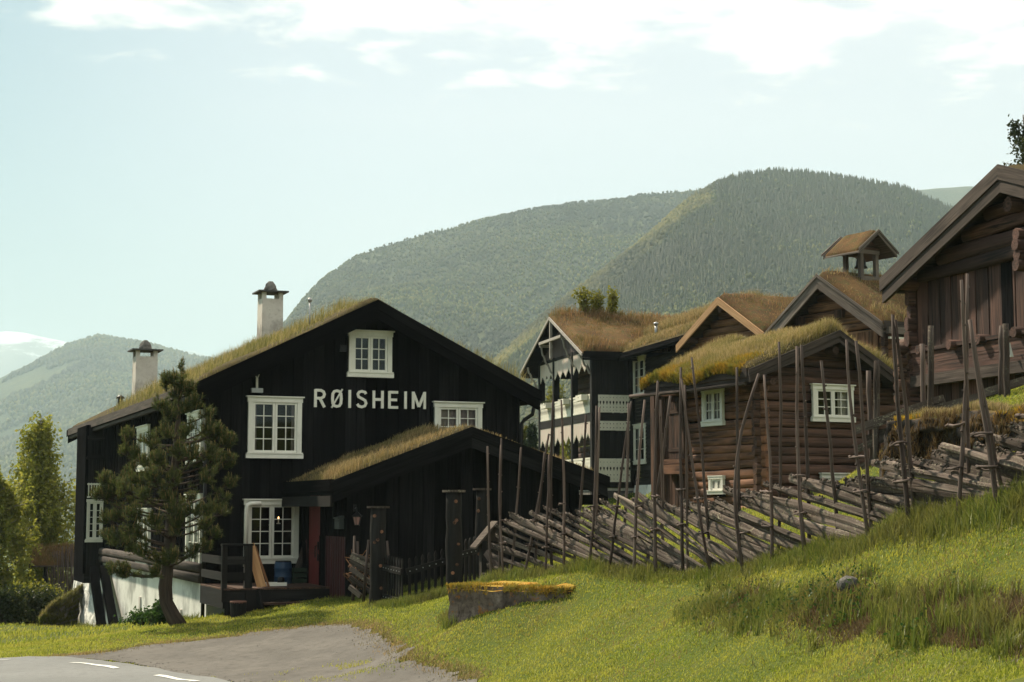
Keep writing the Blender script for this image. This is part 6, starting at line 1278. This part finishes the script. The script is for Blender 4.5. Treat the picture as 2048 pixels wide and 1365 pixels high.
def hang_birch(name, label, px, foot, top, Y, half, leafm, n, seed, cat='tree', droop=1.0, lean=0.0, shape=None, size=.10):
    """trunk, limbs and a crown of hanging twigs"""
    rr = np.random.default_rng(seed); b = at(px, foot, Y); g = gz(b.x, b.y); root = thing(name, label, cat, (b.x, b.y, g)); o = root.location; k = Y / 3317; H = at(px, top, Y).z - g; Wm = half * k
    tr = MB(); pts = [Vector((lean * H * (i / 8) ** 1.5 + .06 * math.sin(i * 1.9 + seed), .05 * math.cos(i * 1.3), -.2 + (H * .96 + .2) * i / 8)) for i in range(9)]; r0 = H * .014; tr.tube(pts, [r0 * (1.05 - .95 * i / 8) + .006 for i in range(9)], 9, 0, True, .08); tr.build('trunk', BIRCHB, root)
    lm = MB(); P = []; sh = shape or [(0, .35), (.2, .75), (.45, 1), (.7, .75), (.88, .42), (1, .10)]; nl = 46
    for i in range(nl):
        t = (i + .5) / nl; z = H * (.14 + .84 * t); th = rr.uniform(0, 6.283); rad = Wm * float(np.interp(t, [s[0] for s in sh], [s[1] for s in sh])) * rr.uniform(.30, 1.2)
        q = z / H * 8; i0 = min(int(q), 7); a = pts[i0].lerp(pts[i0 + 1], q - i0); e = a + Vector((math.cos(th) * rad, math.sin(th) * rad, rad * rr.uniform(.35, .8))); md = a.lerp(e, .5) + Vector((0, 0, rad * .15)); L_ = [a * (1 - u) ** 2 + md * (2 * u * (1 - u)) + e * u * u for u in np.linspace(0, 1, 6)]
        lm.tube(L_, [max(.008, r0 * .3 * (1 - .8 * j / 5)) for j in range(6)], 5)
        for _ in range(max(3, int(n / nl / 32))):
            u = rr.uniform(.25, 1.0) ** .8; p = a * (1 - u) ** 2 + md * (2 * u * (1 - u)) + e * u * u; p = p + Vector(rr.normal(0, .12 * Wm, 3)); ll = H * rr.uniform(.05, .23) * droop; m_ = 32; tt = rr.random(m_); sp = rr.normal(0, .018 * Wm + .02, (m_, 3)); w0 = rr.normal(0, .12, 2)
            P.append(np.array(p[:])[None] + np.stack([w0[0] * ll * tt, w0[1] * ll * tt, -ll * tt], 1) + sp)
    lm.build('limb', BIRCHB, root); P = np.concatenate(P); P = P[P[:, 2] > .2]; leaves('crown', P, size, leafm, root, droop=.6, kind='stuff'); return root
hang_birch('birch_tree', 'tall drooping birch beyond the left end of the black house', 72, 1185, 815, 74, 98, LEAF, 24000, 4, shape=[(0, .7), (.25, .95), (.45, 1), (.58, .72), (.72, .5), (.88, .40), (1, .12)], droop=1.3)
hang_birch('birch_tree', 'lower bright green birch pressed against the left edge behind the bush', -8, 1190, 930, 70, 66, LEAF, 15000, 9, shape=[(0, .9), (.4, 1), (.75, .7), (.9, .4), (1, .15)])
hang_birch('birch_tree', 'slender dark birch rising behind the ridge of the tall barn', 2062, 640, 207, 62, 50, LEAFD, 15000, 21, shape=[(0, .7), (.5, .9), (.75, .75), (.9, .72), (1, .35)], droop=.9, size=.09)
hang_birch('birch_tree', 'pale green birch in the gap right of the lettered house', 1046, 945, 838, 92, 22, LEAFY, 3600, 31, shape=[(0, .7), (.4, 1), (.8, .6), (1, .15)], droop=.5, size=.10)
hang_birch('birch_tree', 'yellow green birch seen through the balcony openings', 1112, 960, 752, 92, 30, LEAFY, 6500, 41, shape=[(0, .8), (.5, 1), (.8, .7), (1, .2)], droop=.7, size=.10)
hang_birch('birch_tree', 'broad birch half hidden behind the balcony house posts', 1140, 965, 800, 98, 40, LEAF, 6500, 43, shape=[(0, .8), (.5, 1), (.8, .7), (1, .2)], droop=.7, size=.10)
def spruce(px, foot, top, Y, half, label, seed):
    rr = random.Random(seed); b = at(px, foot, Y); g = gz(b.x, b.y); root = thing('spruce_tree', label, 'tree', (b.x, b.y, g)); H = at(px, top, Y).z - g; Wm = half * Y / 3317; t = MB(); t.tube([(0, 0, -.2), (0, 0, H * .5), (0, 0, H)], [.11, .07, .01], 8); t.build('trunk', BARK, root); P = []; z = H * .06
    while z < H:
        r = Wm * (1 - z / H) ** .85 + .05; nb = 9
        for i in range(nb):
            a = rr.random() * 6.283; L_ = r * rr.uniform(.7, 1.1); m_ = max(8, int(L_ * 60)); u = np.random.default_rng(rr.randrange(9999)).random(m_); P.append(np.stack([math.cos(a) * L_ * u, math.sin(a) * L_ * u, z - L_ * .38 * u + .10 * L_ * u ** 2], 1) + rng.normal(0, .05, (m_, 3)))
        z += H * .028
    leaves('crown', np.concatenate(P), .12, SPRUCE, root, droop=.5, aspect=2.2, kind='stuff')
spruce(1064, 950, 852, 84, 24, 'small pointed spruce between the lettered house and the balcony house', 5)
spruce(1046, 955, 880, 88, 17, 'low spruce at the wall corner right of the lettered house', 8)
def sapling(px, label, seed, x, y, hpx):
    f = FB; P = f.w(x, y, 0); z = float(B_TOP[0](np.array([x]), np.array([y]))[0]) if x < .5 else float(B_TOP[1](np.array([x]), np.array([y]))[0]); root = thing('sapling', label, 'tree', (P.x, P.y, f.o.z + z - .03), 0, 'birch saplings growing on the turf roof'); rr = np.random.default_rng(seed); H = hpx * P.y / 3300; st = MB(); Q = []
    for i in range(9):
        a = rr.uniform(0, 6.28); sp = rr.uniform(.05, .42); h = H * rr.uniform(.7, 1.03); pts = [Vector((math.cos(a) * sp * u ** 1.2, math.sin(a) * sp * u ** 1.2, h * u)) for u in np.linspace(0, 1, 5)]; st.tube(pts, [.016, .014, .011, .008, .004], 5)
        m_ = 62; u = rr.uniform(.10, 1, m_); s_ = rr.normal(0, .10, (m_, 3)); Q.append(np.stack([np.interp(u, np.linspace(0, 1, 5), [p[j] for p in pts]) for j in range(3)], 1) + s_)
    st.build('stem', BARK, root); leaves('crown', np.concatenate(Q), .085, LEAFY, root, kind='stuff')
for px, lab, sd, hp in ((1168, 'taller left birch sapling sprouting from the balcony house roof ridge', 1, 62), (1194, 'low middle birch sapling sprouting from the balcony house roof ridge', 2, 46), (1222, 'right birch sapling sprouting from the balcony house roof ridge', 3, 55)):
    y = FB.fx(px, 640, B_TOP[2])[0]; sapling(px, lab, sd, B_TOP[2] + .15, y, hp)
def bush(name, label, px, py, Y, w, h, leafm, n, seed, cat='bush', size=.05):
    b = at(px, py, Y); g = gz(b.x, b.y); root = thing(name, label, cat, (b.x, b.y, g)); rr = np.random.default_rng(seed); st = MB(); Q = []
    for i in range(26):
        a = rr.uniform(0, 6.28); sp = rr.uniform(.1, 1) ** .6 * w; hh = h * rr.uniform(.55, 1.05) * (1 - .45 * (sp / w) ** 2); e = Vector((math.cos(a) * sp, math.sin(a) * sp * .7, hh)); st.tube([(e.x * .12, e.y * .12, -.05), (e.x * .6, e.y * .6, hh * .6), e], [.016, .012, .005], 5); m_ = n // 26; c = rr.normal(0, 1, (m_, 3)) * [w * .17, w * .15, h * .15]; Q.append(c + np.array(e[:]) * rr.uniform(.72, 1.02, (m_, 1)))
    Q = np.concatenate(Q); Q[:, 2] = np.abs(Q[:, 2]); st.build('stem', BARK, root); leaves('crown', Q, size, leafm, root, kind='stuff'); return root
bush('bush', 'rounded dark bush in front of the small turf roof at the left', 62, 1238, 60, 1.25, 1.25, LEAFD, 7000, 1, size=.07)
bush('bush', 'low dark bush cut by the left edge of the picture', 2, 1246, 58, .95, 1.1, LEAFD, 5000, 2, size=.07)
bush('bush', 'yellow green shrub top above the dark bush at the left', 74, 1210, 62, 1.1, 1.5, LEAFY, 3200, 3, size=.07)
bush('bush', 'small leafy shrub at the foot of the bent pine', 318, 1250, 40, .34, .62, G_HERB, 900, 4, size=.06)
bush('bush', 'low weeds along the whitewashed cellar wall', 285, 1262, 43, .55, .35, G_HERB, 900, 5, 'weeds', .055)
def hut():
    p = at(100, 1185, 72); f = Fr((p.x, p.y, gz(p.x, p.y)), -75); root = thing('turf_shelter', 'small open shelter with a sagging turf roof at the far left', 'shelter', f.o, f.deg)
    z0 = at(100, 1128, 72).z - f.o.z; zp = at(100, 1100, 72).z - f.o.z; k = 72 / 3317
    turf_roof(root, -.75, z0, 0, zp, .75, z0, -.85, 2.2, .06, .18, BARGED, TURFR, G_RED, .16, 2600, BARGED, .16, 0, .05, True, .04, None, 12, .02, False)
    for x in (-.45, .45):
        for y in (-.2, 1.9): m = MB(); m.tube([(x, y, -.3), (x, y, z0 - .08)], .09, 8); m.build('post', BLACK2, root)
    m = MB(); m.box(-.6, .6, -.25, -.15, z0 - .2, z0 - .08); m.box(-.6, .6, 1.85, 1.95, z0 - .2, z0 - .08); m.build('beam', BARGED, root)
    q = at(135, 1200, 71); t = thing('stick_stack', 'fan of long grey sticks propped against the small turf shelter', 'sticks', (q.x, q.y, gz(q.x, q.y)))
    for i in range(40):
        s = i / 39; a = at(102 + 45 * s + random.uniform(-3, 3), 1190 + 10 * s, 71) - t.location; b = at(92 + 58 * s ** .8 + random.uniform(-5, 5), 1112 - 20 * s + random.uniform(-8, 12), 71.5) - t.location; m = MB(); m.tube([a, a.lerp(b, .5) + Vector((0, random.uniform(-.1, .1), 0)), b], [.026, .022, .014], 5); m.build('stick', STAKE, t)
hut()
def rubble():
    A = at(75, 1230, 57); B = at(158, 1215, 59.5); root = thing('rubble_bank', 'low dark stone bank with grass on top left of the white cellar corner', 'stone bank', (A.x, A.y, gz(A.x, A.y)))
    o = root.location; nu, nv = 40, 16; V = []
    for j in range(nv):
        t = j / (nv - 1)
        for i in range(nu):
            s = i / (nu - 1); x = A.x + (B.x - A.x) * s; y = A.y + (B.y - A.y) * s; h = (.42 + .9 * s) * min(1, s * 5 + .25); u = min(1, t / .6); bk = max(0, (t - .6) / .4); n = noise.cell(Vector((x * 3.2, h * u * 4.5, 2))) * .22 + noise.noise((x * 5, h * u * 6, 1)) * .16
            V.append((x - o.x, y + .25 * u - n * (1 - bk) + bk * 1.6 - o.y, gz(x, y) - o.z - .25 + (h + .25) * u - bk * .1))
    Q = [(j * nu + i, j * nu + i + 1, (j + 1) * nu + i + 1, (j + 1) * nu + i) for j in range(nv - 1) for i in range(nu - 1)]; ob('stones', np_mesh('stones', V, None, Q, [STONE], smooth=True), root)
    V = np.array(V).reshape(nv, nu, 3); n = 4200; i = rng.integers(0, nu - 1, n); j = rng.integers(int(nv * .55), nv - 1, n); a = rng.random((n, 1)); i2 = rng.integers(0, nu - 1, 2600); j2 = rng.integers(2, int(nv * .55), 2600); blades('hanging_grass', V[j2, i2], .20, .02, G_TALL, root, .9, wind=(0, -.6)); blades('bank_grass', V[j, i] * (1 - a) + V[j, i + 1] * a, .22, .02, G_ROOF, root, .6)
rubble()
def field_stone():
    import bmesh
    p = ground_hit(1697, 1180); root = None; bm = bmesh.new(); bmesh.ops.create_icosphere(bm, subdivisions=3, radius=1)
    for v in bm.verts: n = noise.noise(v.co * 1.3) * .22 + noise.noise(v.co * 4) * .08; v.co = Vector((v.co.x * .125, v.co.y * .12, v.co.z * .095)) * (1 + n)
    me = bpy.data.meshes.new('field_stone'); bm.to_mesh(me); bm.free(); me.materials.append(STONE); s = ob('field_stone', me, None, (p.x, p.y - .05, p.z + .03)); tag(s, 'single grey stone sticking out of the grassy bank', 'stone')
field_stone()
def wires():
    for k, (y0, y1) in enumerate(((838, 826), (851, 842))):
        a = at(1020, y0 + 4, 110); b = at(1110, y1 - 2, 108); m = MB(); a2 = a + (a - b) * 2; b2 = b + (b - a) * .6; m.tube([a2.lerp(b2, i / 8) - Vector((0, 0, .25 * math.sin(math.pi * i / 8))) for i in range(9)], .022, 5); w_ = m.build('power_line', IRON); tag(w_, ('upper' if k == 0 else 'lower') + ' thin power line crossing the gap right of the lettered house', 'wire', 'power lines in the gap')
wires()

# ================================================================ grass on the ground
def lawn():
    blocks = [FA.w(x, y, 0).xy for x, y in ((0, 0), (8.1, 0), (8.1, 24), (0, 24))]; ann = [FN.w(x, y, 0).xy for x, y in ((0, 0), (5.66, 0), (5.66, 4.1), (0, 4.1))]; cab = [FC.w(x, y, 0).xy for x, y in ((0, 0), (4.5, 0), (4.5, 4.8), (0, 4.8))]
    por = [FA.w(x, y, 0).xy for x, y in ((.5, -2.7), (2.3, -2.7), (2.3, 0), (.5, 0))]
    def ok(x, y, road=True):
        m = np.ones(len(x), bool)
        for P in (blocks, ann, cab, por): m &= ~in_poly(x, y, [(p[0], p[1]) for p in P])
        if road: m &= ~on_road(x, y) & ~on_drive(x, y)
        return m
    def scat(n, y0, y1, pw, l=-.40, r=.42):
        u = rng.random(n); y = (y0 ** pw + u * (y1 ** pw - y0 ** pw)) ** (1 / pw); x = rng.uniform(l, r, n) * y; return x, y
    x, y = scat(640000, 9.5, 40, .45); k = ok(x, y); x, y = x[k], y[k]; f = fbm(x, y, 61, 4, 1.4)
    P = np.stack([x, y, terr(x, y) - .004], 1); blades('lawn', P, np.maximum(.014, .024 + .010 * f + .0007 * y), .0044 + .00034 * y, G_LAWN, None, .75)
    x, y = scat(70000, 10.5, 36, .5); k = ok(x, y); x, y = x[k], y[k]; f = fbm(x, y, 66, 5, 1.1); k = f > .12; x, y, f = x[k], y[k], f[k]; blades('thatch', np.stack([x, y, terr(x, y)], 1), .030 + .0008 * y, .005 + .0003 * y, G_THATCH, None, 1.0)
    x, y = scat(26000, 10.5, 36, .5); k = ok(x, y); x, y = x[k], y[k]; f = fbm(x, y, 67, 5, 2.1); k = f > .28; x, y, f = x[k], y[k], f[k]; blades('clover_patch', np.stack([x, y, terr(x, y)], 1), .055 + .0008 * y, .006 + .0003 * y, G_TALL, None, .9)
    x, y = scat(60000, 38, 85, 1.0); k = ok(x, y, False); x, y = x[k], y[k]; P = np.stack([x, y, terr(x, y)], 1); blades('meadow', P, .10, .028, G_LAWN, None, .6)
    # longer grass along the fence, the bank and the buildings
    xs, ys = [], []
    def band(L, n, sd, a=0.0):
        L = resample([np.array(p[:2]) for p in L], .05); i = rng.integers(0, len(L), n); xs.append(L[i, 0] + rng.normal(a, sd, n)); ys.append(L[i, 1] + rng.normal(0, sd, n))
    fl = [((px - 1024) / 3317 * yy, yy) for px, yy in FL]
    band(fl, 11000, .12); band([p for p in fl[5:]], 7000, .15, -.02)
    band([FN.w(-.1, 0, 0), FN.w(0, -.3, 0), FN.w(2.4, -1.2, 0)], 3000, .2)
    band([FA.w(-.25, y, 0) for y in (0, 24)], 5000, .2); band([at(755, 1200, 34.9), at(820, 1205, 33.8), at(893, 1190, 33.6)], 4500, .16); band([at(895, 1200, 29.5), at(900, 1250, 28.0)], 500, .07)
    x = np.concatenate(xs); y = np.concatenate(ys); k = ok(x, y); x, y = x[k], y[k]; f = fbm(x, y, 62, 3, 2.0); blades('long_grass', np.stack([x, y, terr(x, y) - .02], 1), .20 + .09 * f, .011, G_TALL, None, .6)
    # the rough bank in the foreground: mixed weeds and withered tufts
    top = [(1330, 1225), (1400, 1196), (1500, 1170), (1700, 1172), (1880, 1185), (2048, 1195), (2200, 1200)]; bot = [(1330, 1268), (1400, 1268), (1500, 1270), (1700, 1288), (1880, 1298), (2048, 1310), (2200, 1315)]
    T = np.array([ground_hit(*p)[:] for p in top[:-1]]); B = np.array([ground_hit(*p)[:] for p in bot[:-1]])
    def bank(n, lo, hi):
        s = rng.random(n) * (len(T) - 1.001); i = s.astype(int); a = (s - i)[:, None]; t = np.clip(rng.normal(.52, .27, n), -.25, 1.35)[:, None] + .16 * fbm(s * 2.2, s * 0, 68, 3, 1.5)[:, None]; bank.t = t[:, 0]; p = (T[i] * (1 - a) + T[i + 1] * a) * (1 - t) + (B[i] * (1 - a) + B[i + 1] * a) * t; p[:, 2] = terr(p[:, 0], p[:, 1]); return p
    p = bank(30000, .0, 1.08); f = fbm(p[:, 0], p[:, 1], 63, 4, 2.2); v_ = p[:, 1] * 0 + rng.random(len(p)); fade = np.clip((1024 + 3317 * p[:, 0] / p[:, 1] - 1340) / 280, .0, 1); q = (f > -.1 + .35 * rng.normal(0, 1, len(p))) & (rng.random(len(p)) < fade); blades('bank_grass', p[q], (.05 + .15 * np.clip(f[q] + .2, 0, 1)) * (.35 + .75 * np.exp(-((bank.t[q] - .5) / .38) ** 2)), .009, G_TALL, None, .7)
    q = (f < .15) & (rng.random(len(p)) < fade); blades('withered_grass', p[q], .10, .008, G_BROWN, None, .9)
    p = bank(150, .3, 1.0); p = p[1024 + 3317 * p[:, 0] / p[:, 1] > 1390 + 160 * rng.random(len(p))]; tuft = np.repeat(p, 24, 0); tuft[:, :2] += rng.normal(0, .04, (len(tuft), 2)); blades('tufts', tuft, .27, .011, G_TALL, None, .5)
    p = bank(3400, .35, 1.0); p = p[1024 + 3317 * p[:, 0] / p[:, 1] > 1350 + 260 * rng.random(len(p))]; f = fbm(p[:, 0], p[:, 1], 64, 3, 1.7); p = p[f > -.05]; p[:, 2] += rng.uniform(.03, .24, len(p)); leaves('bank_weeds', p, .024, G_HERB, None, kind='stuff')
    # thin tufts breaking through the gravel
    c = ground_hit(690, 1345); n = 2600; x = c.x + rng.normal(0, .75, n); y = c.y + rng.normal(0, .5, n); k = fbm(x, y, 65, 3, 3.0) > .1; blades('gravel_grass', np.stack([x[k], y[k], terr(x[k], y[k]) + .01], 1), .06, .010, G_LAWN, None, .9)
    # short ragged fringe where lawn meets gravel
    L = resample([np.array(p) for p in DRIVE], .03); n = 9000; i = rng.integers(0, len(L), n); x = L[i, 0] + rng.normal(0, .16, n); y = L[i, 1] + rng.normal(0, .16, n); k = ok(x, y) | (rng.random(n) < .3); blades('verge_grass', np.stack([x[k], y[k], terr(x[k], y[k])], 1), .07, .013, G_DRY, None, .8)
lawn()
